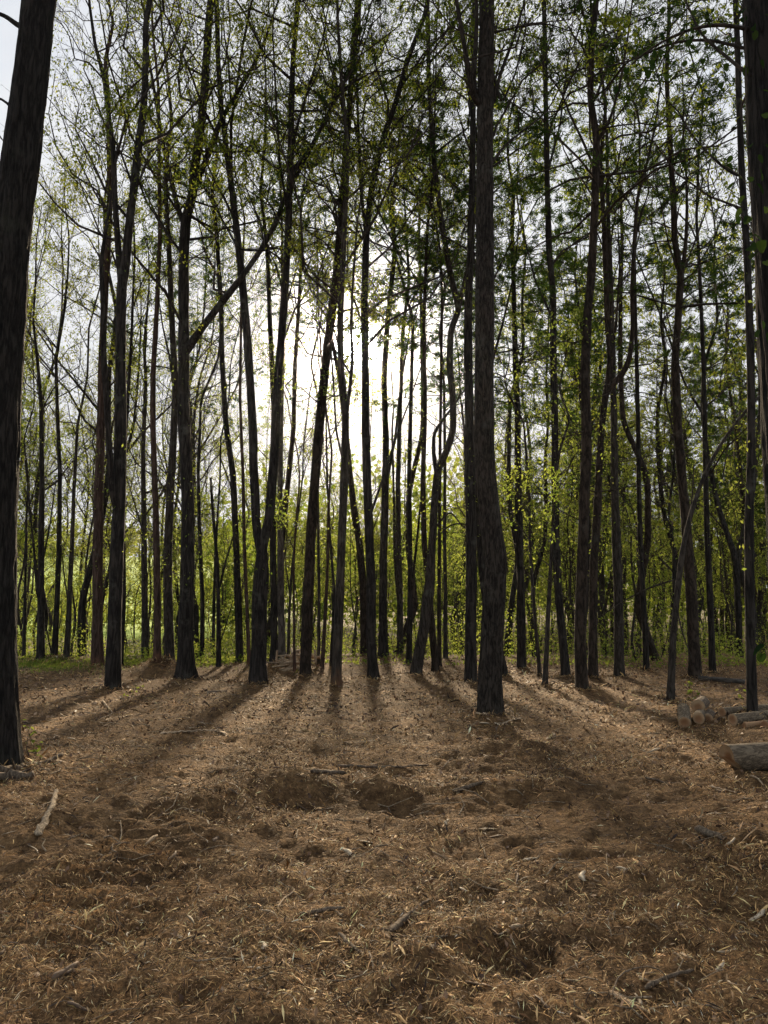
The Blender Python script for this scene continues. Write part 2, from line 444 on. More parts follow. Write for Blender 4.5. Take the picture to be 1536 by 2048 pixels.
# ------------------------------------------------------------------ the trees one can tell apart
# stems are read off the photograph as (column, row); their distance comes from where the foot meets the ground
TREES = [
 dict(l='massive dark rough trunk with two broken branches lying at its foot', k='broad', w=92, wt=60, m='neard', b=(-12, 1532),
      s=[(-16, 1300), (-13, 1100), (-5, 900), (6, 700), (20, 500), (44, 300), (60, 180), (78, 0)], cb=-500, H=24, lv=L_YELLOW,
      limbs=[([(40, 55), (10, 30), (-60, 12)], 11, 5), ([(10, 440), (-10, 300), (-40, 160), (-60, 20)], 17, 8), ([(30, 230), (14, 200), (-30, 188)], 7, 3)]),
 dict(l='slim dark trunk splitting twice into tall parallel stems, rooted before the grass patch', k='broad', w=30, wt=11, m='dark', b=(225, 1388),
      s=[(229, 1240), (234, 1100), (238, 1000), (241, 850), (242, 700), (242, 575), (250, 540), (258, 450), (268, 375), (276, 300), (287, 225), (292, 125), (291, 50), (300, 0)], cb=620, H=23, lv=L_YELLOW,
      limbs=[([(236, 1030), (224, 985), (219, 900), (213, 800), (207, 700), (206, 620)], 15, 10), ([(242, 570), (235, 475), (230, 400), (227, 300), (220, 250), (207, 150), (190, 90), (178, 0)], 14, 5),
             ([(268, 380), (240, 300), (215, 255), (190, 215)], 5, 2), ([(272, 340), (290, 400), (310, 430), (340, 480)], 5, 2)]),
 dict(l='reddish brown trunk standing on a small root mound at the edge of the grass', k='broad', w=22, wt=9, m='red', b=(193, 1345), mound=0.16,
      s=[(195, 1200), (197, 1000), (203, 800), (205, 690), (214, 520), (220, 400), (217, 200)], cb=700, H=24, lv=L_YELLOW, limbs=[]),
 dict(l='thin dark trunk with a rusty red strip of torn bark, rooted on a dark mound', k='broad', w=15, wt=7, m='red', b=(313, 1350), mound=0.30,
      s=[(315, 1200), (313, 1080), (309, 950), (306, 850), (306, 750), (312, 650), (320, 480), (318, 300)], cb=640, H=24, lv=L_GREEN, limbs=[]),
 dict(l='straight brown trunk close behind the flared dark trunk', k='broad', w=20, wt=8, m='grey', b=(338, 1347), mound=0.2,
      s=[(336, 1200), (335, 1100), (340, 1000), (347, 875), (351, 780), (345, 660), (338, 500), (330, 350)], cb=660, H=22, lv=L_GREEN, limbs=[([(350, 800), (340, 720), (325, 650), (318, 600)], 6, 2)]),
 dict(l='stout dark trunk with widely flared foot and one long limb slanting up', k='broad', w=30, wt=14, m='dark', b=(371, 1364), flare=1.6, mound=0.12,
      s=[(372, 1250), (376, 1100), (376, 1000), (371, 900), (366, 800), (368, 700), (367, 600), (368, 500), (372, 440), (383, 400), (390, 330), (404, 240), (410, 160), (416, 60), (422, 0)], cb=720, H=25, lv=L_YELLOW,
      limbs=[([(372, 705), (384, 685), (410, 648), (440, 610), (480, 560), (520, 503), (550, 450), (570, 395), (600, 340)], 17, 7),
             ([(370, 450), (358, 425), (345, 370), (330, 310), (320, 250), (306, 165), (298, 120), (288, 20)], 12, 4),
             ([(388, 380), (420, 300), (445, 235), (475, 185), (505, 135), (530, 80), (550, 20)], 13, 4),
             ([(362, 505), (340, 475), (310, 425), (280, 360), (262, 300)], 6, 2)]),
 dict(l='big dark trunk dividing into a wide V of two stems', k='broad', w=31, wt=10, m='dark', b=(515, 1369), flare=1.35,
      s=[(518, 1250), (522, 1150), (524, 1095), (538, 1040), (546, 950), (551, 850), (557, 750), (562, 680), (570, 590), (577, 450), (580, 350), (583, 200), (586, 125), (596, 0)], cb=700, H=25, lv=L_GREEN, wmid=19,
      limbs=[([(523, 1105), (512, 1050), (508, 950), (504, 830), (496, 700), (487, 590), (475, 475), (465, 390), (452, 290), (442, 215), (435, 100), (432, -60)], 20, 9),
             ([(581, 350), (600, 325), (625, 290), (650, 240), (680, 180), (705, 130)], 12, 5),
             ([(478, 500), (445, 440), (410, 380), (385, 320)], 5, 2),
             ([(580, 300), (598, 240), (622, 160), (650, 60)], 7, 3), ([(576, 430), (560, 330), (552, 200), (545, 60)], 6, 3)]),
 dict(l='straight brown pine trunk tilting gently towards the sun', k='pine', w=23, wt=11, m='pine', b=(611, 1353),
      s=[(615, 1220), (621, 1080), (630, 950), (641, 830), (652, 720), (668, 600), (679, 475), (685, 400), (694, 275), (702, 175), (708, 75), (717, 0)], cb=540, H=24, sp=1.45, limbs=[([(690, 240), (672, 160), (655, 90), (640, 20)], 5, 2), ([(706, 140), (716, 70), (722, 10)], 5, 3)]),
 dict(l='mottled grey trunk with orange scraped foot and a narrow fork high up', k='broad', w=20, wt=9, m='scrape', b=(672, 1372),
      s=[(676, 1260), (681, 1150), (687, 1000), (690, 900), (692, 835), (682, 745), (680, 650), (684, 560), (690, 430), (696, 300)], cb=760, H=22, lv=L_YELLOW, dens=1.7, limbs=[([(693, 830), (701, 770), (705, 715), (702, 650), (706, 560), (715, 440)], 8, 4), ([(688, 930), (672, 860), (668, 780), (662, 700)], 5, 3)]),
 dict(l='tall dark trunk with a clump of sprouts round its foot', k='broad', w=20, wt=9, m='dark', b=(746, 1359), flare=1.4,
      s=[(742, 1273), (742, 1156), (738, 1050), (734, 950), (731, 850), (731, 750), (729, 600), (732, 480), (742, 380), (765, 280), (790, 210), (815, 120), (850, 30)], cb=760, H=24, lv=L_YELLOW,
      dens=1.5, limbs=[([(737, 1040), (765, 960), (790, 880), (820, 800)], 6, 3), ([(733, 480), (722, 380), (716, 240), (712, 120)], 8, 4), ([(742, 390), (775, 460), (810, 540)], 4, 2), ([(752, 330), (790, 250), (835, 200), (880, 150)], 5, 2)]),
 dict(l='brown trunk bowing sideways as it rises behind the sprouting trunk', k='broad', w=18, wt=7, m='pine', b=(730, 1316),
      s=[(728, 1195), (720, 1098), (708, 1020), (698, 930), (690, 840), (676, 740), (655, 640)], cb=800, H=17, lv=L_YELLOW, dens=1.4, limbs=[]),
 dict(l='straight dark trunk behind the leaning grey trunk', k='broad', w=18, wt=9, m='dark', b=(766, 1322), flare=1.5,
      s=[(766, 1200), (767, 1100), (770, 1000), (772, 880), (768, 760), (775, 640), (790, 500)], cb=760, H=22, lv=L_GREEN, dens=1.4, limbs=[([(770, 980), (790, 880), (800, 780), (815, 690)], 6, 3)]),
 dict(l='grey trunk leaning hard over, then bending and forking like a Y', k='broad', w=22, wt=8, m='grey', b=(832, 1349), flare=1.2,
      s=[(848, 1254), (859, 1176), (865, 1078), (869, 1000), (875, 940), (893, 905), (907, 860), (906, 800), (899, 730), (901, 660), (918, 620), (900, 545), (884, 450), (868, 325), (858, 175), (855, 0)], cb=600, H=24, lv=L_GREEN, wmid=15,
      limbs=[([(873, 950), (867, 905), (868, 865), (885, 840), (905, 815)], 10, 4), ([(866, 1060), (900, 1020), (930, 1060), (945, 1045)], 4, 2), ([(916, 625), (930, 560), (943, 500), (950, 420), (946, 310)], 10, 5), ([(885, 455), (850, 380), (810, 330), (790, 290)], 5, 2)]),
 dict(l='very straight dark trunk just behind the kinked foreground trunk', k='broad', lv=L_GREEN, w=25, wt=8, m='dark', b=(941, 1364), flare=1.2,
      s=[(942, 1250), (943, 1156), (942, 1050), (940, 950), (938, 800), (936, 700), (937, 600), (941, 500), (945, 325), (947, 150), (948, 0)], cb=640, H=25, limbs=[([(938, 1050), (915, 1045), (890, 1055), (872, 1080)], 4, 2)]),
 dict(l='thick kinked trunk with smooth mottled grey bark, standing alone on the mulch', k='broad', w=46, wt=29, m='near', b=(978, 1434), flare=1.22,
      s=[(980, 1347), (984, 1283), (988, 1186), (992, 1122), (985, 1074), (977, 1009), (970, 945), (967, 864), (968, 760), (970, 600), (970, 450), (970, 300), (972, 130), (974, 0)], cb=330, H=24, lv=L_GREEN,
      limbs=[([(960, 215), (945, 190), (937, 140), (930, 100), (913, 0)], 15, 8), ([(984, 215), (1000, 150), (1028, 75), (1050, 0)], 9, 4), ([(980, 332), (1008, 292), (1048, 260), (1090, 228)], 7, 3), ([(986, 66), (1030, 55), (1090, 46), (1140, 62)], 5, 2), ([(982, 130), (1003, 210), (1030, 150), (1052, 60)], 5, 3), ([(944, 185), (950, 110), (954, 40), (952, -40)], 11, 6)]),
 dict(l='dark trunk half hidden behind the kinked trunk, its foot leaning out', k='broad', w=20, wt=10, m='dark', b=(1006, 1350), flare=1.3,
      s=[(992, 1280), (972, 1200), (963, 1120), (958, 1000), (955, 850), (958, 700), (955, 560)], cb=680, H=21, lv=L_GREEN, limbs=[([(975, 760), (1005, 650), (1030, 540), (1040, 420)], 6, 2)]),
 dict(l='straight slender trunk with scattered leaf tufts beyond the kinked trunk', k='pine', w=18, wt=8, m='dark', b=(1043, 1341),
      s=[(1042, 1176), (1038, 1058), (1036, 920), (1035, 825), (1030, 700), (1028, 600), (1024, 450)], cb=850, H=19, limbs=[]),
 dict(l='pole thin sapling leaning beside the slender tufted trunk', k='broad', w=8, wt=4, m='twig', b=(1080, 1353),
      s=[(1068, 1215), (1060, 1100), (1058, 980), (1050, 880)], cb=1150, H=9, lv=L_UNDER, limbs=[]),
 dict(l='short slim brown pole trunk leaning slightly, rooted in open mulch', k='broad', w=11, wt=5, m='grey', b=(1090, 1379),
      s=[(1096, 1234), (1101, 1140), (1105, 1060), (1112, 960)], cb=1200, H=8, lv=L_UNDER, limbs=[]),
 dict(l='dark trunk bending back above a tilted foot', k='broad', w=17, wt=9, m='dark', b=(1133, 1364),
      s=[(1123, 1254), (1116, 1176), (1112, 1078), (1110, 950), (1110, 850), (1106, 700), (1107, 600), (1098, 500), (1093, 300), (1090, 100), (1088, 0)], cb=560, H=23, lv=L_GREEN, limbs=[([(1106, 640), (1070, 560), (1050, 480), (1040, 400)], 5, 2), ([(1094, 350), (1120, 250), (1135, 130), (1150, 0)], 5, 2)]),
 dict(l='sturdy dark pine trunk with a sapling stem crossing its foot', k='pine', w=24, wt=11, m='pine', b=(1164, 1386), flare=1.2,
      s=[(1160, 1273), (1164, 1156), (1168, 1020), (1173, 900), (1170, 750), (1174, 640), (1183, 550), (1190, 400), (1193, 275), (1181, 200), (1180, 125), (1190, 25), (1192, 0)], cb=500, H=24, sp=1.5,
      limbs=[([(1192, 290), (1222, 235), (1240, 170), (1255, 80), (1265, 0)], 7, 3), ([(1190, 340), (1165, 280), (1140, 230), (1125, 190)], 6, 3), ([(1186, 210), (1205, 160), (1222, 110), (1240, 50)], 6, 3)]),
 dict(l='dark trunk close beside the sturdy pine, forking into a wide hooked arm', k='broad', w=19, wt=8, m='pine', b=(1186, 1364),
      s=[(1186, 1234), (1188, 1117), (1194, 1040), (1200, 900), (1208, 810), (1216, 765), (1221, 720), (1215, 650), (1212, 560), (1208, 450), (1200, 330)], cb=560, H=22, lv=L_GREEN,
      limbs=[([(1212, 785), (1228, 764), (1245, 750), (1260, 715), (1266, 650), (1264, 590), (1268, 500), (1274, 400), (1288, 350), (1305, 280)], 13, 5), ([(1222, 715), (1232, 650), (1236, 590), (1240, 520)], 7, 3)]),
 dict(l='pale brown straight trunk at the edge of the undergrowth', k='broad', lv=L_GREEN, w=20, wt=9, m='grey', b=(1239, 1357),
      s=[(1237, 1195), (1232, 1058), (1229, 950), (1228, 850), (1225, 700), (1222, 560)], cb=640, H=21, limbs=[]),
 dict(l='thin upright trunk among green brush near the pale brown trunk', k='broad', lv=L_GREEN, w=12, wt=6, m='dark', b=(1293, 1346),
      s=[(1289, 1234), (1282, 1117), (1278, 980), (1275, 800), (1270, 600), (1268, 480)], cb=620, H=22, limbs=[]),
 dict(l='slim smooth trunk bowed far over in a long arc', k='broad', w=15, wt=5, m='grey', b=(1341, 1402),
      s=[(1346, 1273), (1356, 1176), (1365, 1098), (1378, 1040), (1392, 995), (1405, 958), (1434, 900), (1468, 850), (1508, 803), (1545, 770)], cb=900, H=7.5, lv=L_GREEN, limbs=[([(1360, 1140), (1372, 1080), (1384, 1000), (1388, 930)], 5, 2), ([(1352, 1200), (1362, 1260), (1385, 1320)], 3, 2), ([(1345, 1160), (1300, 1175), (1250, 1200), (1190, 1240)], 4, 2)]),
 dict(l='thick dark pine trunk with crusty plated bark by the fallen log', k='pine', w=23, wt=10, m='pine', b=(1391, 1361), flare=1.3,
      s=[(1385, 1234), (1379, 1137), (1371, 1030), (1363, 950), (1354, 825), (1350, 725), (1357, 620), (1362, 550), (1349, 480), (1347, 400), (1340, 290)], cb=640, H=23, sp=1.3, limbs=[([(1363, 555), (1372, 480), (1374, 420), (1372, 330)], 9, 4), ([(1355, 545), (1335, 480), (1325, 420), (1312, 370)], 4, 2), ([(1368, 540), (1395, 470), (1420, 400), (1440, 380)], 4, 2)]),
 dict(l='straight dark trunk rising behind the end of the fallen log', k='broad', lv=L_GREEN, w=13, wt=7, m='dark', b=(1426, 1353),
      s=[(1420, 1195), (1414, 1058), (1410, 900), (1408, 750), (1400, 560)], cb=760, H=20, limbs=[]),
 dict(l='slender furrowed trunk standing right in front of the small log pile', k='broad', lv=L_GREEN, w=20, wt=10, m='dark', b=(1506, 1452), flare=1.1,
      s=[(1500, 1234), (1498, 1039), (1502, 940), (1503, 800), (1499, 650), (1494, 500), (1484, 350), (1478, 200), (1474, 60), (1470, 0)], cb=560, H=20, limbs=[([(1486, 360), (1440, 330), (1400, 290), (1370, 250)], 6, 3), ([(1490, 440), (1465, 400), (1430, 420)], 4, 2)]),
 dict(l='ivy hung trunk of cracked plates beside the two cut log ends', k='broad', w=132, wt=118, m='neard', b=(1640, 1745), flare=1.2,
      s=[(1622, 1400), (1606, 1050), (1588, 700), (1570, 400), (1552, 50), (1549, 0)], cb=-900, H=20, lv=L_GREEN, limbs=[]),
 # trunks at the far edge of the clearing
 dict(l='dark stem forking low among green brush past the grass', k='broad', w=15, wt=7, m='dark', b=(80, 1332), s=[(82, 1220), (82, 1100), (84, 960), (82, 800)], cb=1000, H=15, lv=L_YELLOW, limbs=[([(76, 1200), (68, 1100), (58, 1000), (50, 920)], 6, 2), ([(84, 1130), (100, 1050), (112, 960)], 4, 2)], dens=0.7),
 dict(l='dark trunk tilting next to a crossing thin branch past the grass', k='broad', w=12, wt=6, m='dark', b=(108, 1330), s=[(114, 1200), (118, 1100), (120, 950), (115, 830), (112, 720)], cb=900, H=17, lv=L_YELLOW, limbs=[([(103, 1310), (88, 1230), (80, 1190)], 3, 2)], dens=0.7),
 dict(l='slim trunk curving with a low side stem past the grass', k='broad', w=12, wt=5, m='grey', b=(132, 1330), s=[(139, 1200), (144, 1090), (148, 980), (155, 850)], cb=930, H=16, lv=L_YELLOW, limbs=[([(138, 1215), (128, 1150), (122, 1090)], 4, 2)], dens=0.7),
 dict(l='very thin pole between the massive trunk and the forking stem', k='broad', w=7, wt=3, m='dark', b=(47, 1330), s=[(50, 1200), (53, 1050), (56, 950)], cb=1050, H=12, lv=L_YELLOW, limbs=[], dens=0.5),
 dict(l='dark stem half hidden by the twice split trunk', k='broad', w=12, wt=6, m='dark', b=(240, 1336), s=[(247, 1200), (246, 1050), (250, 880), (262, 700)], cb=850, H=18, lv=L_YELLOW, limbs=[], dens=0.7),
 dict(l='leaf speckled trunk in the sunlit brush', k='broad', w=14, wt=7, m='grey', b=(291, 1320), s=[(289, 1200), (288, 1050), (286, 900), (292, 760)], cb=1150, H=16, lv=L_YELLOW, limbs=[([(290, 1080), (270, 1010), (252, 950)], 3, 2)], dens=0.8),
 dict(l='broken topped dead stem with one bare side branch', k='snag', w=10, wt=5, m='dark', b=(437, 1341), s=[(437, 1220), (435, 1130), (428, 1050), (421, 955)], cb=-999, H=0, lv=L_YELLOW, limbs=[([(438, 1180), (452, 1120), (464, 1080), (478, 1040)], 5, 2), ([(439, 1290), (455, 1240), (466, 1200)], 3, 1.5)]),
 dict(l='thin dark pole next to the flared trunk', k='broad', w=10, wt=5, m='dark', b=(404, 1322), s=[(405, 1200), (400, 1080), (396, 950), (402, 800)], cb=900, H=18, lv=L_YELLOW, limbs=[], dens=0.7),
 dict(l='spindly far pole beyond the snapped dead stem', k='broad', w=7, wt=4, m='dark', b=(426, 1312), s=[(428, 1200), (432, 1080), (440, 960)], cb=1050, H=14, lv=L_YELLOW, limbs=[], dens=0.7),
 dict(l='dark trunk swelling at its foot between snapped stem and V tree', k='broad', w=15, wt=8, m='dark', b=(479, 1333), flare=1.5, s=[(476, 1200), (472, 1080), (466, 950), (452, 850), (444, 720), (442, 600), (432, 450)], cb=720, H=21, lv=L_GREEN, limbs=[([(470, 1010), (458, 960), (442, 920)], 4, 2)]),
 dict(l='thin brown pole touching the V tree', k='broad', w=8, wt=5, m='red', b=(498, 1340), s=[(494, 1220), (489, 1100), (486, 950), (480, 800), (482, 650)], cb=820, H=19, lv=L_YELLOW, limbs=[], dens=0.7),
 dict(l='dark trunk with spread foot just beyond the V tree', k='broad', w=15, wt=8, m='dark', b=(548, 1337), flare=1.5, s=[(548, 1220), (546, 1100), (545, 980), (548, 820), (540, 650), (535, 500)], cb=720, H=22, lv=L_GREEN, limbs=[]),
 dict(l='pale grey smooth trunk, lightest of the stand', k='broad', w=15, wt=8, m='pale', b=(564, 1334), s=[(562, 1220), (561, 1100), (560, 980), (562, 840), (566, 700)], cb=760, H=20, lv=L_YELLOW, limbs=[], flare=1.3),
 dict(l='slim orange brown sapling in front of the brush heap', k='broad', w=6, wt=3, m='red', b=(589, 1346), s=[(588, 1240), (587, 1140), (592, 1040), (600, 960)], cb=1130, H=9, lv=L_UNDER, limbs=[], dens=0.6),
 dict(l='twin sapling stem bending towards the brush heap', k='broad', w=7, wt=3, m='grey', b=(576, 1339), s=[(578, 1240), (582, 1160), (592, 1060), (606, 950)], cb=1100, H=10, lv=L_UNDER, limbs=[([(580, 1190), (570, 1120), (575, 1040)], 3, 2)], dens=0.6),
 dict(l='slim pole between tilting pine and scraped trunk', k='broad', w=7, wt=4, m='grey', b=(637, 1338), s=[(638, 1220), (637, 1100), (635, 960), (642, 820)], cb=1000, H=15, lv=L_YELLOW, limbs=[], dens=0.7),
 dict(l='tilted brown pole crossing behind the scraped trunk', k='broad', w=8, wt=4, m='red', b=(644, 1343), s=[(650, 1240), (655, 1140), (657, 1020), (664, 900)], cb=1020, H=13, lv=L_YELLOW, limbs=[], dens=0.7),
 dict(l='dark crooked pole touching the scraped trunk', k='broad', w=7, wt=4, m='dark', b=(662, 1340), s=[(666, 1250), (668, 1170), (660, 1080), (655, 980)], cb=1040, H=12, lv=L_UNDER, limbs=[], dens=0.6),
 dict(l='twin upright trunk beyond the leaning Y tree, joined at the foot', k='broad', w=13, wt=7, m='grey', b=(800, 1318), s=[(800, 1200), (797, 1080), (796, 960), (800, 820), (806, 660)], cb=720, H=22, lv=L_YELLOW, limbs=[([(800, 1230), (790, 1120), (788, 1000), (784, 860)], 8, 4)]),
 dict(l='straight dark trunk with a side stem beside the leaning Y tree', k='broad', w=12, wt=6, m='dark', b=(818, 1332), s=[(820, 1200), (820, 1080), (818, 960), (822, 800), (826, 640)], cb=720, H=22, lv=L_GREEN, limbs=[([(822, 1190), (832, 1100), (840, 1020), (848, 930), (852, 800)], 6, 3)]),
 dict(l='dark trunk leaning back behind the leaning Y tree', k='broad', w=14, wt=7, m='pine', b=(872, 1343), s=[(864, 1260), (857, 1170), (848, 1080), (846, 960), (850, 820), (848, 640)], cb=700, H=22, lv=L_GREEN, limbs=[], flare=1.4),
 dict(l='thin plumb straight trunk behind the leaning Y tree', k='pine', w=8, wt=5, m='pine', b=(879, 1337), s=[(878, 1200), (879, 1060), (880, 920), (882, 760), (884, 600)], cb=760, H=20, limbs=[]),
 dict(l='thin straight trunk between Y tree and very straight trunk', k='pine', w=9, wt=5, m='grey', b=(891, 1326), s=[(891, 1200), (889, 1060), (890, 920), (888, 760)], cb=840, H=18, limbs=[]),
]
BMAT = dict( dark=B_DARK, grey=B_GREY, pine=B_PINE, pale=B_PALE, scrape=B_SCRAPE, red=B_RED, twig=B_TWIG)
B_NEAR = bark_mat('bark_near', (0.007, 0.006, 0.005), (0.052, 0.044, 0.036), sc=(26, 26, 5.5), bump=0.9, lichen=(0.12, 0.125, 0.105), lich=0.4, dist=0.015)
BMAT['near'] = B_NEAR
BMAT['neard'] = bark_mat('bark_near_dark', (0.005, 0.0045, 0.004), (0.032, 0.0285, 0.025), sc=(24, 24, 3.4), bump=0.9, lichen=(0.07, 0.075, 0.055), lich=0.35, dist=0.02)

for T in TREES:                                  # feet first: the ground swells a little at every root
    d = ray(*T['b'])
    k_ = CAM_H / -d[2]
    x0, y0 = d[0] * k_, d[1] * k_
    if y0 > 27.5:
        y0, x0 = 27.5 + (y0 - 27.5) * 0.4, x0 * (27.5 + (y0 - 27.5) * 0.4) / y0
    T['xy'] = (x0, y0)
    rad = T['w'] / 2 * y0 / F_PX
    MOUNDS.append((x0, y0, 0.40 + rad * 2.2, T.get('mound', 0.08)))
# ------------------------------------------------------------------ ground sheet


def graded(lo, f0, f1, hi, step, ratio):
    mid = list(np.arange(f0, f1 + 1e-6, step))
    a, s, up = f1, step, []
    while a < hi:
        s *= ratio; a += s; up.append(a)
    a, s, dn = f0, step, []
    while a > lo:
        s *= ratio; a -= s; dn.append(a)
    return np.array(dn[::-1] + mid + up)


gx = graded(-1600, -3.4, 3.4, 1600, 0.044, 1.05)
gy = graded(-300, 2.3, 8.6, 1800, 0.044, 1.05)
GX, GY = np.meshgrid(gx, gy)
GZ = ground_z(GX, GY)
idx = np.arange(GX.size).reshape(GX.shape)
quads = np.stack([idx[:-1, :-1], idx[:-1, 1:], idx[1:, 1:], idx[1:, :-1]], -1).reshape(-1, 4)

m, nt, out = new_mat('mulch_ground')
t = nd(nt, 'ShaderNodeTexCoord')
ob = t.outputs['Object']
n1 = nd(nt, 'ShaderNodeTexNoise', Scale=0.8, Detail=5.0, Roughness=0.6); nt.links.new(ob, n1.inputs['Vector'])
n2 = nd(nt, 'ShaderNodeTexNoise', Scale=9.0, Detail=8.0, Roughness=0.7); nt.links.new(ob, n2.inputs['Vector'])
n3 = nd(nt, 'ShaderNodeTexNoise', Scale=55.0, Detail=6.0, Roughness=0.7); nt.links.new(ob, n3.inputs['Vector'])
n4 = nd(nt, 'ShaderNodeTexVoronoi', Scale=26.0); nt.links.new(ob, n4.inputs['Vector'])
base = ramp(nt, n2.outputs['Fac'], [(0.30, (0.045, 0.027, 0.014)), (0.5, (0.145, 0.089, 0.044)), (0.72, (0.31, 0.20, 0.102))])
fine = ramp(nt, n3.outputs['Fac'], [(0.33, (0.35, 0.32, 0.30)), (0.55, (1.0, 0.97, 0.93)), (0.75, (1.7, 1.6, 1.45))])
col = mixc(nt, 0.85, base, fine, 'MULTIPLY')
col = mixc(nt, 0.7, col, ramp(nt, n1.outputs['Fac'], [(0.35, (0.62, 0.60, 0.58)), (0.65, (1.25, 1.18, 1.08))]), 'MULTIPLY')
at = nd(nt, 'ShaderNodeAttribute', attribute_name='cover')
sp = nd(nt, 'ShaderNodeSeparateColor'); nt.links.new(at.outputs['Color'], sp.inputs[0])
grass = ramp(nt, n2.outputs['Fac'], [(0.3, (0.028, 0.045, 0.012)), (0.7, (0.085, 0.115, 0.028))])
gmask = nd(nt, 'ShaderNodeMath', operation='MULTIPLY', use_clamp=True)
gn = nd(nt, 'ShaderNodeMapRange'); gn.inputs[1].default_value = 0.42; gn.inputs[2].default_value = 0.56; gn.inputs[4].default_value = 1.0
nt.links.new(n1.outputs['Fac'], gn.inputs[0])
gmx = nd(nt, 'ShaderNodeMath', operation='MAXIMUM'); nt.links.new(gn.outputs[0], gmx.inputs[0]); nt.links.new(sp.outputs[1], gmx.inputs[1])
nt.links.new(gmx.outputs[0], gmask.inputs[0]); nt.links.new(sp.outputs[0], gmask.inputs[1])
col = mixc(nt, gmask.outputs[0], col, grass)
field = ramp(nt, n1.outputs['Fac'], [(0.3, (0.21, 0.32, 0.05)), (0.7, (0.29, 0.40, 0.07))])
col = mixc(nt, sp.outputs[1], col, field)
bs = nd(nt, 'ShaderNodeBsdfPrincipled', Roughness=0.95); bs.inputs['Specular IOR Level'].default_value = 0.1
nt.links.new(col, bs.inputs['Base Color'])
hh = nd(nt, 'ShaderNodeMath', operation='ADD'); nt.links.new(n3.outputs['Fac'], hh.inputs[0]); nt.links.new(n4.outputs['Distance'], hh.inputs[1])
bp = nd(nt, 'ShaderNodeBump', Strength=0.8, Distance=0.03); nt.links.new(hh.outputs[0], bp.inputs['Height'])
nt.links.new(bp.outputs[0], bs.inputs['Normal']); nt.links.new(bs.outputs[0], out.inputs[0])
M_GROUND = m

xx, yy = GX.ravel(), GY.ravel()
edge = 26.5 + 1.5 * noise3(xx * 0.15, yy * 0.15, 0.0)
cover = np.zeros((len(xx), 4)); cover[:, 3] = 1
patch = np.exp(-(((xx + 10.2) / 3.2) ** 2 + ((yy - 23.5) / 2.2) ** 2)) * 1.1
cover[:, 0] = np.clip(np.maximum(sstep(edge, edge + 4, yy) * (0.85 - 0.55 * sstep(-0.3, 0.0, xx / np.maximum(yy, 1))), patch), 0, 1)
lft = 1 - sstep(-0.24, -0.06, xx / np.maximum(yy, 1))
cover[:, 1] = sstep(80, 95, yy) * lft
cover[:, 0] = np.maximum(cover[:, 0], 0.8 * sstep(80, 95, yy))
ground = obj('ground', mesh_np('ground', np.stack([xx, yy, GZ.ravel()], -1), [quads], True, {'cover': cover}), M_GROUND)
tag(ground, kind='structure')
# ------------------------------------------------------------------ tree growing


def resample(P, R, step):
    seg = np.linalg.norm(np.diff(P, axis=0), axis=1)
    s = np.concatenate([[0], np.cumsum(seg)])
    n = max(4, int(s[-1] / step) + 1)
    q = np.linspace(0, s[-1], n)
    out = np.stack([np.interp(q, s, P[:, i]) for i in range(3)], -1)
    r = np.interp(q, s, R)
    for _ in range(max(1, int(0.30 / step))):
        out[1:-1] = (out[:-2] + 2 * out[1:-1] + out[2:]) / 4
    return out, r


def trunk_mesh(P, R, sides, flare=1.3, lumps=0.10, ridge=0.0, foot=True, name='trunk', seed=0.0):
    """one stem as an uneven tube; the foot flares into root lobes and sinks into the ground"""
    n = len(P)
    h = P[:, 2] - P[0, 2]
    V, Q = tubes(P[None], R[None], sides)
    V = V.reshape(n, sides, 3)
    a = np.arange(sides) * 2 * math.pi / sides
    off = V - P[:, None]
    k = np.ones((n, sides))
    ca, sa = np.cos(a)[None], np.sin(a)[None]
    zz_ = h[:, None]
    k += lumps * noise3(ca * 1.2 + seed, sa * 1.2, zz_ * 1.4) + lumps * 0.5 * noise3(ca * 2.8, sa * 2.8 + seed, zz_ * 4.0)
    if foot:
        lobes = 0.55 + 0.95 * np.maximum(noise3(ca * 1.9 + seed * 3, sa * 1.9, 0.5), -0.4)
        k += (flare - 1) * np.exp(-np.maximum(zz_ - 0.2, 0) / (R[0] * 1.7 + 0.05)) * lobes * 1.3
    if ridge > 0:
        w1 = noise3(ca * 9 + seed, sa * 9, zz_ * 2.2)
        w2 = noise3(ca * 21, sa * 21 + seed, zz_ * 6.0)
        k += ridge * (1 - 2 * np.abs(w1)) + ridge * 0.45 * w2
    V = P[:, None] + off * k[..., None]
    acc = Acc(); acc.add(V.reshape(-1, 3), Q)
    c = len(V.reshape(-1, 3))
    tip = np.concatenate([V[-1], P[-1:]]); top = [[i, (i + 1) % sides, sides] for i in range(sides)]
    acc.add(tip, np.array(top))
    return acc.mesh(name, True)


def curves(base, d, L, n, up, wig):
    B = len(base)
    s = np.linspace(0, 1, n)
    P = base[:, None] + d[:, None] * (s[None] * L[:, None])[..., None]
    P[..., 2] += (np.asarray(up) * L)[:, None] * (s * s)[None]
    w = np.cumsum(rng.normal(size=(B, n, 3)), axis=1) * (wig * L / n)[:, None, None]
    w -= w[:, :1]
    return P + w


def sprout(P, k, u0, u1, ang0, ang1, upb):
    """k children per parent curve: positions, directions, parameter"""
    B, n, _ = P.shape
    i = np.repeat(np.arange(B), k)
    u = rng.uniform(u0, u1, len(i))
    f = u * (n - 1); j = np.minimum(f.astype(int), n - 2); w = (f - j)[:, None]
    pos = P[i, j] * (1 - w) + P[i, j + 1] * w
    T = unit(P[i, j + 1] - P[i, j])
    rnd = rng.normal(size=(len(i), 3))
    perp = unit(rnd - (rnd * T).sum(-1, keepdims=True) * T)
    a = rng.uniform(ang0, ang1, len(i))[:, None]
    d = T * np.cos(a) + perp * np.sin(a)
    d[:, 2] += upb
    return pos, unit(d), u, i


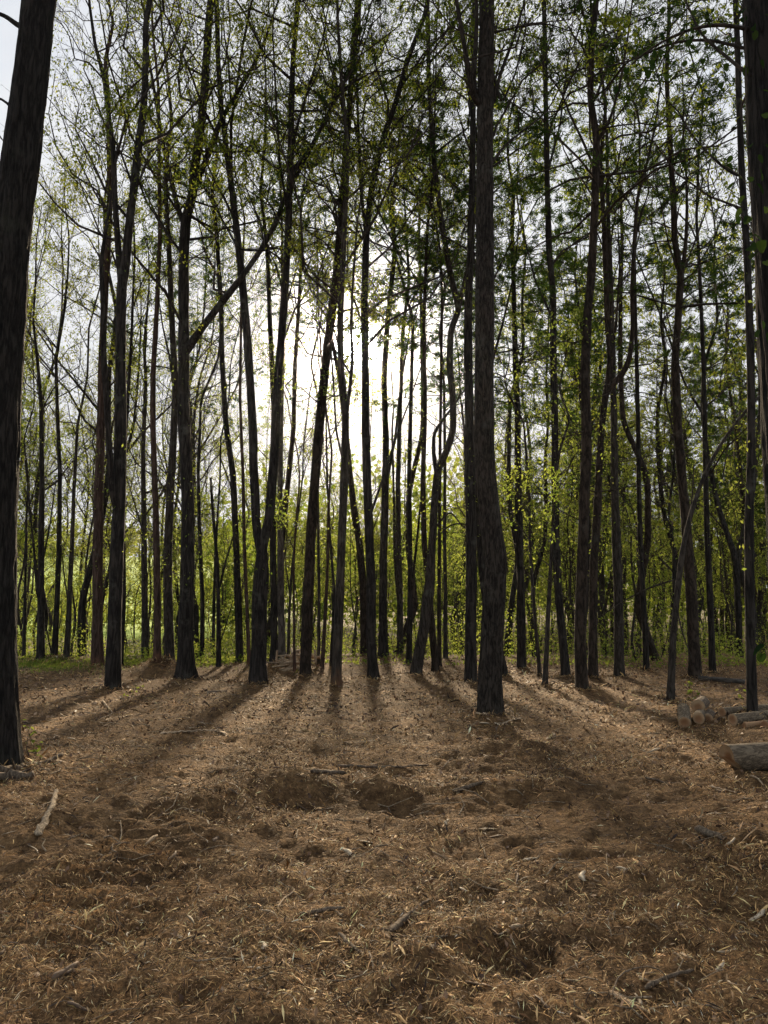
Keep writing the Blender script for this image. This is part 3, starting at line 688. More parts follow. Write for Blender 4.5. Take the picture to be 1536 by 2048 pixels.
def leaves(pos, size, droop=0.5, wid=0.55, tone0=0.0, tone1=1.0):
    """folded two-triangle leaves; returns verts, tris, tone"""
    N = len(pos)
    a = rng.normal(size=(N, 3)); a[:, 2] -= droop * 1.6; a = unit(a)
    r = rng.normal(size=(N, 3)); b = unit(np.cross(a, r)); c = np.cross(a, b)
    L = (size * rng.uniform(0.6, 1.35, N))[:, None]
    W = L * wid * 0.5
    fold = L * rng.uniform(0.02, 0.16, N)[:, None]
    v = np.stack([pos, pos + a * L * 0.45 + b * W + c * fold, pos + a * L, pos + a * L * 0.45 - b * W + c * fold], 1)
    i = np.arange(N)[:, None] * 4
    tri = np.concatenate([i + np.array([[0, 1, 2]]), i + np.array([[0, 2, 3]])])
    tone = np.repeat(rng.uniform(tone0, tone1, N), 4)
    return v.reshape(-1, 3), tri, tone


def needles(pos, d, size, k=9):
    """tufts of k thin blades"""
    N = len(pos)
    p = np.repeat(pos, k, 0) + rng.normal(size=(N * k, 3)) * size * 0.22
    a = unit(np.repeat(d, k, 0) * 0.8 + rng.normal(size=(N * k, 3)) * 0.75 + np.array([0, 0, 0.12]))
    b = unit(np.cross(a, rng.normal(size=(N * k, 3))))
    L = size * rng.uniform(0.7, 1.3, (N * k, 1)); W = L * 0.085
    v = np.stack([p - b * W, p + b * W, p + a * L], 1).reshape(-1, 3)
    tri = np.arange(N * k * 3).reshape(-1, 3)
    return v, tri, np.repeat(rng.uniform(0, 1, N * k), 3)


def taper(B, n, r0, k=0.8, rmin=0.0015):
    s = np.linspace(0, 1, n)
    return np.maximum(np.asarray(r0)[:, None] * (1 - k * s)[None], rmin)


def crown_broad(stems, z0, z1, dens, leaf, br, lf, lsize=0.085, spread=1.0, seglen=0.5, shade=0):
    """ascending limbs, side branches, twigs and leaves on stems [(P, R)] above z0"""
    bases, dirs, Ls, rs = [], [], [], []
    for P, R in stems:
        seg = np.linalg.norm(np.diff(P, axis=0), axis=1); s = np.concatenate([[0], np.cumsum(seg)])
        L = s[-1]
        q = np.arange(0.15, L, seglen / dens) ; q = q + rng.uniform(-0.2, 0.2, len(q))
        pos = np.stack([np.interp(q, s, P[:, i]) for i in range(3)], -1)
        rad = np.interp(q, s, R)
        keep = (pos[:, 2] > z0) & (rng.uniform(size=len(q)) < 0.35 + 0.65 * sstep(z0, z0 + 4, pos[:, 2]))
        pos, rad = pos[keep], rad[keep]
        az = rng.uniform(0, 2 * math.pi, len(pos)); el = R_(1) * rng.uniform(25, 68, len(pos))
        dirs.append(np.stack([np.cos(az) * np.cos(el), np.sin(az) * np.cos(el), np.sin(el)], -1))
        u = np.clip((pos[:, 2] - z0) / max(z1 - z0, 1), 0, 1)
        ln = spread * (1.4 + 3.4 * np.sin(np.clip(u * 0.75 + 0.25, 0, 1) * math.pi)) * rng.uniform(0.4, 1.3, len(pos))
        ln = np.minimum(ln, 0.7 + rad * 60)
        bases.append(pos); Ls.append(ln); rs.append(np.minimum(rad * 0.55, 0.005 + ln * 0.0068))
    base = np.concatenate(bases); d = np.concatenate(dirs); L = np.concatenate(Ls); r = np.concatenate(rs)
    if len(base) == 0:
        return
    P1 = curves(base, d, L, 6, rng.uniform(0.0, 0.30, len(L)), 0.32)
    v, f = tubes(P1, taper(len(L), 6, r), 4); br.add(v, f)
    p2, d2, u2, i2 = sprout(P1, 11, 0.12, 0.98, R_(22), R_(62), 0.15)
    L2 = L[i2] * (0.42 - 0.25 * u2) * rng.uniform(0.4, 1.3, len(i2)) + 0.15
    P2 = curves(p2, d2, L2, 4, rng.uniform(-0.05, 0.25, len(L2)), 0.38)
    v, f = tubes(P2, taper(len(L2), 4, np.minimum(r[i2] * 0.55, 0.003 + 0.005 * L2)), 3); br.add(v, f)
    p3, d3, u3, i3 = sprout(P2, 4, 0.15, 1.0, R_(20), R_(65), 0.08)
    L3 = np.clip(L2[i3] * 0.5, 0.12, 0.6) * rng.uniform(0.6, 1.3, len(i3))
    P3 = curves(p3, d3, L3, 2, np.full(len(L3), -0.05), 0.25)
    v, f = tubes(P3, taper(len(L3), 2, np.full(len(L3), 0.0036)), 3); br.add(v, f)
    nl = max(1, int(round(leaf)))
    p4, d4, u4, i4 = sprout(P3, nl, 0.2, 1.1, R_(20), R_(80), 0.0)
    p4 = p4 + rng.normal(size=p4.shape) * 0.045
    # leaves come in clumps: some sprays are still bare
    keep = noise3(p4[:, 0] * 0.65, p4[:, 1] * 0.65, p4[:, 2] * 0.65) > -0.12 + rng.normal(size=len(p4)) * 0.2
    p4 = p4[keep]
    v, f, tn = leaves(p4, np.full(len(p4), lsize)); lf.add(v, f, tn)


def crown_pine(P, R, z0, z1, dens, br, lf, tuft=0.13, spread=1.0, zdead=None, dead_len=1.0):
    seg = np.linalg.norm(np.diff(P, axis=0), axis=1); s = np.concatenate([[0], np.cumsum(seg)])
    if zdead is None:
        zdead = z0 * 0.4
    q, cur = [], 0.0
    while cur < s[-1]:
        k = rng.integers(2, 5)
        q += [cur + rng.uniform(-0.08, 0.08) for _ in range(k)]
        cur += rng.uniform(0.4, 0.75) / dens
    q = np.array(q)
    pos = np.stack([np.interp(q, s, P[:, i]) for i in range(3)], -1); rad = np.interp(q, s, R)
    live = pos[:, 2] > z0 + rng.normal(size=len(q)) * 0.9
    dead = (~live) & (pos[:, 2] > zdead) & (rng.uniform(size=len(q)) < 0.65)
    for sel, isl in ((live, True), (dead, False)):
        b, r = pos[sel], rad[sel]
        if len(b) == 0:
            continue
        az = rng.uniform(0, 2 * math.pi, len(b)); el = R_(1) * rng.uniform(-8, 28, len(b))
        d = np.stack([np.cos(az) * np.cos(el), np.sin(az) * np.cos(el), np.sin(el)], -1)
        u = np.clip((b[:, 2] - z0) / max(z1 - z0, 1), 0, 1)
        L = spread * (0.7 + 2.4 * (1 - u) ** 0.8) * rng.uniform(0.5, 1.15, len(b)) if isl else dead_len * rng.uniform(0.4, 2.0, len(b))
        P1 = curves(b, d, L, 7, rng.uniform(-0.18, 0.12, len(b)), 0.25)
        rr = np.minimum(r * 0.4, 0.005 + L * 0.007)
        v, f = tubes(P1, taper(len(L), 7, rr), 4); br.add(v, f)
        p2, d2, u2, i2 = sprout(P1, 7 if isl else 5, 0.25, 1.0, R_(30), R_(65), -0.05)
        d2[:, 2] *= 0.4; d2 = unit(d2)
        L2 = L[i2] * (0.42 - 0.22 * u2) * rng.uniform(0.5, 1.2, len(i2)) + 0.06
        P2 = curves(p2, d2, L2, 3, rng.uniform(-0.15, 0.1, len(L2)), 0.3)
        v, f = tubes(P2, taper(len(L2), 3, np.minimum(rr[i2] * 0.5, 0.0065)), 3); br.add(v, f)
        if isl:
            p3, d3, _, _ = sprout(P2, 5, 0.2, 1.03, 0.1, 0.9, 0.05)
            v, f, tn = needles(p3, d3, tuft, 8); lf.add(v, f, tn)
        else:
            p3, d3, _, i3 = sprout(P2, 2, 0.3, 1.0, 0.4, 1.0, -0.05)
            P3 = curves(p3, d3, L2[i3] * 0.45, 2, np.zeros(len(i3)), 0.3)
            v, f = tubes(P3, taper(len(i3), 2, np.full(len(i3), 0.003)), 3); br.add(v, f)


def stem_world(pts, Y, w, drift):
    """pixel polyline -> world points at depth about Y, with radii from pixel widths"""
    P, R = [], []
    for (px, py), ww, dr in zip(pts, w, drift):
        p, t = at_depth(px, py, Y + dr)
        P.append(p); R.append(ww / 2 * t)
    return np.array(P), np.array(R)


for ti, T in enumerate(TREES):
    x0, y0 = T['xy']
    z0 = float(ground_z(x0, y0))
    base = np.array([x0, y0, z0])
    seedv = ti * 3.7
    pts = T['s']; n = len(pts)
    rows = np.array([T['b'][1]] + [p[1] for p in pts], float)
    w = np.interp(-rows, [-rows[0], -rows[-1]], [T['w'], T['wt']])
    if 'wmid' in T:                       # forking trunk: thinner above the fork
        jf = next(i for i, p in enumerate(pts) if p[1] < 1110) + 1
        w = np.where(np.arange(n + 1) < jf, np.linspace(T['w'], T['w'] * 0.92, n + 1), np.interp(-rows, [-rows[jf], -rows[-1]], [T['wmid'], T['wt']]))
    ys = float(rng.uniform(-0.02, 0.02))
    drift = ys * (rows[0] - rows) / F_PX * y0
    P, Rr = stem_world(pts, y0, w[1:], drift[1:])
    P = np.vstack([base - [0, 0, 0.25], base, P]); Rr = np.concatenate([[T['w'] / 2 * y0 / F_PX] * 2, Rr])
    top = z0 + T['H']
    if T['H'] > 0 and P[-1, 2] < top - 1:
        dv = unit(P[-1] - P[-2]); dv = unit(dv + np.array([0, 0, 0.6]))
        ln = (top - P[-1, 2]) / max(dv[2], 0.3)
        k = 5
        ext = P[-1] + dv * np.linspace(ln / k, ln, k)[:, None] + np.cumsum(rng.normal(size=(k, 3)) * [0.18, 0.18, 0], 0)
        P = np.vstack([P, ext]); Rr = np.concatenate([Rr, np.linspace(Rr[-1], 0.012, k + 1)[1:]])
    near = T['m'].startswith('near')
    P, Rr = resample(P, Rr, 0.06 if near else 0.18)
    name = {'pine': 'pine_tree', 'snag': 'dead_tree'}.get(T['k'], 'broadleaf_tree')
    root = thing(name, T['l'], 'tree', base, 'trees standing on and around the mulched clearing')
    T['obj'] = root; T['base'] = base
    Pl = P - base
    me = trunk_mesh(Pl, Rr, 60 if near else (20 if T['w'] > 18 else 12), T.get('flare', 1.25) + 0.06, 0.05 if near else 0.09, 0.055 if near else 0.0, seed=seedv)
    obj('trunk', me, BMAT[T['m']], root)
    stems = [(Pl, Rr)]
    br, lf = Acc(), Acc()
    for pl, w0, w1 in T['limbs']:
        q = np.array([p[1] for p in pl], float)
        # the limb leaves the trunk where the trunk is nearest to its first point
        p0, t0 = at_depth(pl[0][0], pl[0][1], y0)
        j = int(np.argmin(np.linalg.norm(P - p0, axis=1)))
        Yj = P[j, 1]
        k = len(pl)
        dr = np.linspace(0, 1, k) * rng.uniform(-0.35, 0.35) * np.linalg.norm(np.array(pl[-1]) - pl[0]) / F_PX * y0
        LP, LR = stem_world(pl, Yj, np.linspace(w0, w1, k), dr)
        LP = np.vstack([P[j] * 0.6 + LP[0] * 0.4, LP]); LR = np.concatenate([[LR[0]], LR])
        if w1 >= 2.5 and T['k'] != 'snag':      # let it run out to a tip
            dv = unit(LP[-1] - LP[-2]); dv = unit(dv + [0, 0, 0.25])
            ln = min(4.0, LR[-1] * 110)
            ext = LP[-1] + dv * np.linspace(ln / 4, ln, 4)[:, None] + np.cumsum(rng.normal(size=(4, 3)) * 0.07, 0)
            LP = np.vstack([LP, ext]); LR = np.concatenate([LR, np.linspace(LR[-1], 0.006, 5)[1:]])
        LP, LR = resample(LP, LR, 0.10 if near else 0.16)
        obj('limb', trunk_mesh(LP - base, LR, 12 if near else 9, 1.0, 0.12, 0.0, False, 'limb', seedv), BMAT[T['m']], root)
        stems.append((LP - base, LR))
    zc = at_depth(768, T['cb'], y0)[0][2] - z0 if T['cb'] > -900 else 1e9
    if T['k'] == 'broad':
        small = T['H'] < 12
        if near and T['cb'] < 0:
            zc = 13.0
        crown_broad(stems, zc, T['H'], 0.9 * T.get('dens', 1.0), 7, br, lf, 0.072, 0.5 if small else 1.0, 0.46 if small else 0.72)
    elif T['k'] == 'pine':
        crown_pine(Pl, Rr, zc, T['H'], 0.95, br, lf, 0.15, T.get('sp', 1.0), zdead=max(2.5, zc * 0.42), dead_len=0.9)
        if len(stems) > 1:
            crown_broad(stems[1:], zc, T['H'], 0.5, 1, br, lf, 0.06, 0.5, 0.5)
    if br.n:
        tag(obj('branches', br.mesh('branches'), B_TWIG, root), kind='stuff')
    if lf.n:
        lm = L_NEEDLE if T['k'] == 'pine' else T['lv']
        tag(obj('crown', lf.mesh('crown', tone=True), lm, root), kind='stuff')
    # tufts of young leaves sprouting straight from the bark
    if T['k'] == 'broad' and not near and T['H'] > 14:
        k = int(rng.integers(5, 16))
        hz = rng.uniform(2.2, 10, k)
        j = np.clip(np.searchsorted(Pl[:, 2], hz), 0, len(Pl) - 1)
        c = np.repeat(Pl[j], 14, 0) + rng.normal(size=(k * 14, 3)) * [0.22, 0.22, 0.18]
        v, f, tn = leaves(c, np.full(len(c), 0.07)); a_ = Acc(); a_.add(v, f, tn)
        tag(obj('bark_sprouts', a_.mesh('bark_sprouts', tone=True), L_UNDER, root), kind='stuff')
# ------------------------------------------------------------------ the wood beyond the clearing


def proto_tree(kind, H, r, cb, dens, lsize, lv, bark, nm, leafn=3, spread=1.0, fork=False):
    root = thing(nm, 'x', 'tree')
    n = 12
    z = np.linspace(-0.3, H, n)
    wob = np.cumsum(rng.normal(size=(n, 2)) * 0.012 * H, 0); wob -= wob[1]
    P = np.stack([wob[:, 0], wob[:, 1], z], -1)
    Rr = np.maximum(r * (1 - 0.88 * np.clip(z / H, 0, 1) ** 0.9), 0.008)
    P, Rr = resample(P, Rr, 0.4 if H > 9 else 0.25)
    obj('trunk', trunk_mesh(P, Rr, 9 if H > 9 else 6, 1.4, 0.1), bark, root)
    br, lf = Acc(), Acc()
    stems = [(P, Rr)]
    if fork:
        k = int(len(P) * 0.45)
        b = P[k]; az = rng.uniform(0, 6.28)
        d = unit(np.array([math.cos(az) * 0.35, math.sin(az) * 0.35, 1.0]))
        ln = (H - b[2]) * 0.85
        Q = b + d * np.linspace(0, ln, 8)[:, None] + np.cumsum(rng.normal(size=(8, 3)) * 0.1, 0)
        Q[0] = b
        QR = np.linspace(Rr[k] * 0.75, 0.012, 8)
        Q, QR = resample(Q, QR, 0.4)
        obj('limb', trunk_mesh(Q, QR, 7, 1.0, 0.1, 0, False, 'limb'), bark, root)
        stems.append((Q, QR))
    if kind == 'pine':
        crown_pine(P, Rr, cb, H, dens, br, lf, lsize, spread, zdead=max(1.8, cb * 0.3), dead_len=1.0)
    else:
        crown_broad(stems, cb, H, dens, leafn, br, lf, lsize, spread, 0.85 if H > 10 else 0.5)
    tag(obj('branches', br.mesh('branches'), B_TWIG, root), kind='stuff')
    tag(obj('crown', lf.mesh('crown', tone=True), lv, root), kind='stuff')
    return root


WOOD = {
 'leafy': [proto_tree('broad', H, r, cb, 1.05, 0.12, lv, bk, 'woodland_tree', 4, 1.0, fk) for H, r, cb, lv, bk, fk in
           ((22, .15, 5.0, L_GREEN, B_DARK, False), (19, .11, 3.6, L_YELLOW, B_GREY, True), (24, .17, 6.0, L_GREEN, B_GREY, False), (16, .08, 2.6, L_YELLOW, B_DARK, False), (21, .13, 4.4, L_YELLOW, B_DARK, True))],
 'pine': [proto_tree('pine', H, r, cb, 1.0, 0.17, L_NEEDLE, bk, 'woodland_pine', 3, 1.0) for H, r, cb, bk in
          ((22, .16, 8.0, B_PINE), (19, .12, 6.0, B_DARK), (25, .18, 10.0, B_PINE))],
 'sap': [proto_tree('broad', H, r, cb, 1.2, 0.10, L_UNDER, B_TWIG, 'understorey_sapling', 3, sp * 0.8) for H, r, cb, sp in
         ((3.2, .018, .5, .45), (4.5, .026, .8, .55), (6.0, .035, 1.2, .65), (7.5, .045, 1.6, .75), (5.2, .03, .7, .6), (9.0, .055, 2.6, .8))],
}
WOOD['twiggy'] = [proto_tree('broad', H, r, cb, 1.35, 0.085, lv, bk, 'thin_tree', 3, sp, fk) for H, r, cb, lv, bk, fk, sp in
                  ((20, .12, 3.0, L_YELLOW, B_DARK, True, 1.1), (17, .09, 2.4, L_YELLOW, B_GREY, False, 1.1), (22, .13, 4.0, L_YELLOW, B_DARK, False, 1.15), (14, .07, 2.0, L_YELLOW, B_GREY, True, 0.95))]
LOOK = {
 'leafy': ['straight dark barked leafy tree', 'grey leafy tree with a forked stem', 'tall thick grey barked leafy tree', 'short slim dark leafy tree', 'dark leafy tree with a forked stem'],
 'twiggy': ['thin forked twiggy tree with sparse new leaves', 'thin grey twiggy tree with sparse new leaves', 'tall dark twiggy tree with sparse new leaves', 'low spreading twiggy tree with sparse new leaves'],
 'pine': ['brown barked needled pine', 'smaller dark barked needled pine', 'tallest thick brown needled pine'],
 'sap': ['waist high bright green sapling', 'bright green sapling twice a person tall', 'slim bright green sapling', 'tall bright green sapling with open branches', 'bushy bright green sapling', 'tallest pole like bright green sapling'],
}
WGRP = {'leafy': ('tree', 'leafy trees in the wood beyond the clearing'), 'twiggy': ('tree', 'thin twiggy trees beyond the clearing'),
        'pine': ('tree', 'pines in the wood beyond the clearing'), 'sap': ('sapling', 'saplings behind the clearing edge')}
WOOD['crown_pine'] = [proto_tree('pine', 25, .15, 13.0, 1.1, 0.17, L_NEEDLE, B_PINE, 'woodland_pine', 3, 1.5), proto_tree('pine', 23, .13, 11.5, 1.1, 0.17, L_NEEDLE, B_DARK, 'woodland_pine', 3, 1.3)]
LOOK['crown_pine'] = ['bare stemmed brown pine with a broad dark crown', 'bare stemmed dark pine with a broad dark crown']
WGRP['crown_pine'] = WGRP['pine']
used = {}
taken = [T['xy'] for T in TREES]


def plant(kind, i, x, y, sc, rz):
    p = WOOD[kind][i]
    o = p if (kind, i) not in used else copy_tree(p)
    used[(kind, i)] = 1
    o.location = (x, y, float(ground_z(x, y, False)))
    o.rotation_euler = (rng.normal() * 0.02, rng.normal() * 0.02, rz)
    o.scale = (sc, sc, sc)
    zone = 'just past the clearing edge' if y < 38 else ('inside the wood past the clearing' if y < 60 else 'deep in the wood past the clearing')
    o['label'] = LOOK[kind][i] + ' ' + zone
    o['category'], o['group'] = WGRP[kind]
    taken.append((x, y))


def scatter(kind, count, y0, y1, ufun, s0, s1, gap):
    n = tries = 0
    while n < count and tries < count * 40:
        tries += 1
        y = math.sqrt(rng.uniform(y0 * y0, y1 * y1)); u = ufun(); x = u * y
        if kind != 'sap' and -5.4 < x + 0.0375 * y < 1.2 and rng.uniform() < (0.82 if kind == 'twiggy' else 0.96):
            continue                     # a gap in the wood lets the low sun in
        if any((x - a) ** 2 + (y - b) ** 2 < gap * gap for a, b in taken):
            continue
        i = int(rng.integers(len(WOOD[kind])))
        plant(kind, i, x, y, rng.uniform(s0, s1), rng.uniform(0, 6.28)); n += 1


def u_right():          # the wood is thicker on the side away from the field
    while True:
        u = rng.uniform(-0.62, 0.66)
        if rng.uniform() < 0.16 + 0.84 * float(sstep(-0.02, 0.30, u)):
            return u


for px, Y_, i in ((400, 31, 1), (560, 30, 0), (826, 29, 0), (1012, 30, 1), (1262, 27, 0), (1330, 33, 1)):
    plant('crown_pine', i, (px - CX) / F_PX * Y_ * 1.02, Y_, rng.uniform(0.95, 1.05), rng.uniform(0, 6.28))
scatter('leafy', 44, 28.5, 62, u_right, 0.85, 1.1, 1.6)
scatter('pine', 20, 29, 62, lambda: rng.uniform(0.16, 0.66), 0.85, 1.1, 1.8)
scatter('twiggy', 36, 28.5, 60, lambda: rng.uniform(-0.6, 0.3), 0.85, 1.15, 1.5)
scatter('leafy', 3, 30, 46, lambda: rng.uniform(-0.6, -0.22), 0.8, 1.05, 1.6)
scatter('leafy', 34, 60, 95, u_right, 0.85, 1.1, 2.5)
scatter('pine', 16, 60, 95, lambda: rng.uniform(0.12, 0.66), 0.8, 1.05, 2.5)
scatter('sap', 120, 27.5, 48, lambda: rng.uniform(-0.62, 0.64), 0.7, 1.2, 0.8)
scatter('sap', 60, 40, 75, lambda: rng.uniform(-0.62, 0.3), 0.8, 1.3, 1.2)

scatter('sap', 60, 30, 60, lambda: rng.uniform(0.04, 0.64), 0.9, 1.35, 0.9)
for k in range(10):                          # low thin trees far back under the sun
    y = rng.uniform(46, 64); x = -0.0375 * y + rng.uniform(-5.5, 2.5)
    plant('twiggy', 3, x, y, rng.uniform(0.75, 0.95), rng.uniform(0, 6.28))

# low leafy brush filling the edge of the wood
N = 150000
y = 24.0 + 32 * rng.uniform(size=N) ** 1.5; x = rng.uniform(-0.66, 0.68, N) * y
dn = fbm(x * 0.35, y * 0.35, 2.0, 3)
hmax = np.clip(0.35 + 1.5 * (dn + 0.25), 0.08, 2.6) * (0.10 + 0.9 * sstep(25.5, 31, y)) * np.where(x / y > 0.1, 1.45, 1.0)
keep = rng.uniform(size=N) < np.clip(0.25 + 0.9 * dn, 0.12, 1) * np.where(y < 26.5, np.where(x < -3.5, 0.7, 0.25), 1)
x, y, hmax = x[keep], y[keep], hmax[keep]
z = ground_z(x, y, False) + hmax * rng.uniform(size=len(x)) ** 0.7
v, f, tn = leaves(np.stack([x, y, z], -1), np.full(len(x), 0.092), 0.2, 0.6)
a_ = Acc(); a_.add(v, f, tn)
tag(obj('undergrowth', a_.mesh('undergrowth', tone=True), L_UNDER), 'low leafy green brush carpeting the wood edge behind the clearing', 'undergrowth', kind='stuff')

# stems of the brush
k = 550
y = 27.0 + 26 * rng.uniform(size=k) ** 1.3; x = rng.uniform(-0.64, 0.66, k) * y
b = np.stack([x, y, ground_z(x, y, False) - 0.1], -1)
d = unit(rng.normal(size=(k, 3)) * [0.16, 0.16, 0] + [0, 0, 1])
P = curves(b, d, rng.uniform(0.8, 3.4, k), 5, np.zeros(k), 0.15)
v, f = tubes(P, taper(k, 5, rng.uniform(0.006, 0.016, k)), 4)
a_ = Acc(); a_.add(v, f)
tag(obj('brush_stems', a_.mesh('brush_stems'), B_TWIG), 'thin bare brush stems crowding the wood edge behind the clearing', 'undergrowth', kind='stuff')


def far_wood(name, label, centres, sizes, heights, per, lsz, mat):
    acc = Acc()
    for (cx_, cy_), s_, h_ in zip(centres, sizes, heights):
        gz = float(ground_z(cx_, cy_, False))
        q = rng.normal(size=(per, 3)); q = unit(q) * rng.uniform(0.55, 1.0, (per, 1)) ** 0.6
        q *= (1 + 0.35 * noise3(q[:, 0] * 2 + cx_, q[:, 1] * 2 + cy_, q[:, 2] * 2))[:, None]
        p = np.array([cx_, cy_, gz + h_ * 0.56]) + q * [s_, s_, h_ * 0.46]
        v_, f_, t_ = leaves(p, np.full(per, lsz), 0.1, 0.7, *sorted(rng.uniform(0, 1, 2)))
        acc.add(v_, f_, t_)
    o = obj(name, acc.mesh(name, tone=True), mat)
    return tag(o, label, 'woodland', kind='stuff')


n = 120
yy_ = rng.uniform(318, 380, n); xx_ = rng.uniform(-0.68, 0.25, n) * yy_
far_wood('crest_woodland', 'distant belt of yellow green trees along the hilltop past the field', list(zip(xx_, yy_)), rng.uniform(5, 9, n), rng.uniform(10, 19, n), 300, 1.5, L_FAR)
n = 46
yy_ = rng.uniform(84, 120, n); xx_ = np.linspace(-0.70, -0.18, n) * yy_ + rng.normal(size=n) * 3
far_wood('hedgerow_trees', 'loose band of bushy trees in front of the green field', list(zip(xx_, yy_)), rng.uniform(2.0, 4.0, n), rng.uniform(3.5, 8.5, n), 420, 0.42, L_FAR)
n = 190
yy_ = rng.uniform(76, 150, n); xx_ = rng.uniform(-0.22, 0.72, n) * yy_
far_wood('deep_woodland', 'deep green mass of woodland filling the gaps between far trunks', list(zip(xx_, yy_)), rng.uniform(3, 6, n), rng.uniform(10, 24, n), 220, 0.8, L_GREEN)

# short grass where the mulch runs out
N = 15000
x = rng.normal(size=N) * 2.6 - 10.4; y = rng.normal(size=N) * 1.5 + 23.6
keep = (fbm(x * 0.8, y * 0.8, 6.0, 3) > -0.1 + rng.normal(size=N) * 0.2) & (y > 19.5) & (y < 27.5)
x, y = x[keep], y[keep]; N = len(x)
p = np.stack([x, y, ground_z(x, y) - 0.01], -1)
a = unit(rng.normal(size=(N, 3)) * [0.5, 0.5, 0] + [0, 0, 1]); b = unit(np.cross(a, rng.normal(size=(N, 3))))
h = rng.uniform(0.05, 0.17, (N, 1))
v = np.stack([p - b * 0.008, p + b * 0.008, p + a * h], 1).reshape(-1, 3)
a_ = Acc(); a_.add(v, np.arange(N * 3).reshape(-1, 3), np.repeat(rng.uniform(0, 1, N), 3))
tag(obj('grass_patch', a_.mesh('grass_patch', tone=True), L_UNDER), 'patch of short bright grass where the mulch gives out', 'grass', kind='stuff')
# ------------------------------------------------------------------ cut logs
m, nt, out = new_mat('cut_wood')
t = nd(nt, 'ShaderNodeTexCoord'); oi = nd(nt, 'ShaderNodeObjectInfo')
sx = nd(nt, 'ShaderNodeSeparateXYZ'); nt.links.new(t.outputs['Object'], sx.inputs[0])
nz = nd(nt, 'ShaderNodeTexNoise', Scale=6.0, Detail=4.0); nt.links.new(t.outputs['Object'], nz.inputs['Vector'])
cmb = nd(nt, 'ShaderNodeCombineXYZ'); nt.links.new(sx.outputs[0], cmb.inputs[0]); nt.links.new(sx.outputs[1], cmb.inputs[1])
ln = nd(nt, 'ShaderNodeVectorMath', operation='LENGTH'); nt.links.new(cmb.outputs[0], ln.inputs[0])
rr = nd(nt, 'ShaderNodeMath', operation='MULTIPLY_ADD'); rr.inputs[1].default_value = 0.03
nt.links.new(nz.outputs['Fac'], rr.inputs[0]); nt.links.new(ln.outputs['Value'], rr.inputs[2])
sn = nd(nt, 'ShaderNodeMath', operation='MULTIPLY'); sn.inputs[1].default_value = 620.0; nt.links.new(rr.outputs[0], sn.inputs[0])
si = nd(nt, 'ShaderNodeMath', operation='SINE'); nt.links.new(sn.outputs[0], si.inputs[0])
mr = nd(nt, 'ShaderNodeMapRange'); mr.inputs[1].default_value = -1; nt.links.new(si.outputs[0], mr.inputs[0])
heart = ramp(nt, rr.outputs[0], [(0.0, (0.20, 0.105, 0.05)), (0.055, (0.26, 0.145, 0.075)), (0.085, (0.36, 0.255, 0.15)), (0.14, (0.31, 0.22, 0.13))])
col = mixc(nt, mr.outputs[0], heart, mixc(nt, 0.35, heart, (0.16, 0.08, 0.04)))
col = mixc(nt, 0.5, col, ramp(nt, nz.outputs['Fac'], [(0.35, (0.55, 0.5, 0.45)), (0.65, (1.2, 1.15, 1.1))]), 'MULTIPLY')
bs = nd(nt, 'ShaderNodeBsdfPrincipled', Roughness=0.8); nt.links.new(col, bs.inputs['Base Color'])
bs.inputs['Specular IOR Level'].default_value = 0.15
nt.links.new(bs.outputs[0], out.inputs[0])
M_CUT = m


def make_log(label, A, B, r, bark=B_LOG, notch=False, group=None):
    """log from A to B (axis points, world); local Z runs along the log"""
    A, B = Vector(A), Vector(B)
    L = (B - A).length
    root = thing('cut_log', label, 'log', A, group)
    root.rotation_euler = (B - A).to_track_quat('Z', 'Y').to_euler()
    sides, n = 30, max(8, int(L / 0.06))
    z = np.linspace(0, L, n); a = np.arange(sides) * 2 * math.pi / sides
    sd = float(rng.uniform(0, 50))
    bend = np.stack([0.012 * np.sin(z * 2.1 + sd), 0.012 * np.cos(z * 1.7 + sd), z], -1)
    k = r * (1 + 0.05 * noise3(np.cos(a)[None] * 1.4 + sd, np.sin(a)[None] * 1.4, z[:, None] * 3) + 0.025 * noise3(np.cos(a)[None] * 6, np.sin(a)[None] * 6 + sd, z[:, None] * 9))
    V = bend[:, None, :] + np.stack([np.cos(a)[None] * k, np.sin(a)[None] * k, np.zeros((n, sides))], -1)
    idx_ = np.arange(n * sides).reshape(n, sides); nx = np.roll(idx_, -1, 1)
    Q = np.stack([idx_[:-1], nx[:-1], nx[1:], idx_[1:]], -1).reshape(-1, 4)
    mat3 = np.array(root.rotation_euler.to_matrix())
    if notch:
        # felling cut: the lower half of the near end is sawn away on a slant
        hgt = (V @ mat3.T)[..., 2] - (bend @ mat3.T)[..., 2][:, None]
        cut = np.where(hgt < -0.1 * r, 0.03 + (-0.1 * r - hgt) * 1.0, 0.0)
        V[..., 2] = np.maximum(V[..., 2], cut)
        first = V[0]
    acc = Acc(); acc.add(V.reshape(-1, 3), Q)
    obj('bark', acc.mesh('bark', True), bark, root)
    for e in (0, n - 1):
        ring = V[e] if not notch or e else V[0]
        cen = ring.mean(0)
        pts = [cen + (ring - cen) * f for f in (1.0, 0.93, 0.5)]
        for q, dz in zip(pts, (0.0, -0.004 if e == 0 else 0.004, -0.006 if e == 0 else 0.006)):
            if not notch:
                q[:, 2] += dz
        Vc = np.concatenate(pts + [cen[None] + [0, 0, (-0.006 if e == 0 else 0.006)]])
        F4 = np.concatenate([np.stack([np.arange(sides) + i * sides, (np.arange(sides) + 1) % sides + i * sides, (np.arange(sides) + 1) % sides + (i + 1) * sides, np.arange(sides) + (i + 1) * sides], -1) for i in range(2)])
        F3 = np.stack([np.arange(sides) + 2 * sides, (np.arange(sides) + 1) % sides + 2 * sides, np.full(sides, 3 * sides)], -1)
        obj('cut_face', mesh_np('cut_face', Vc, [F4, F3]), M_CUT, root)
    return root


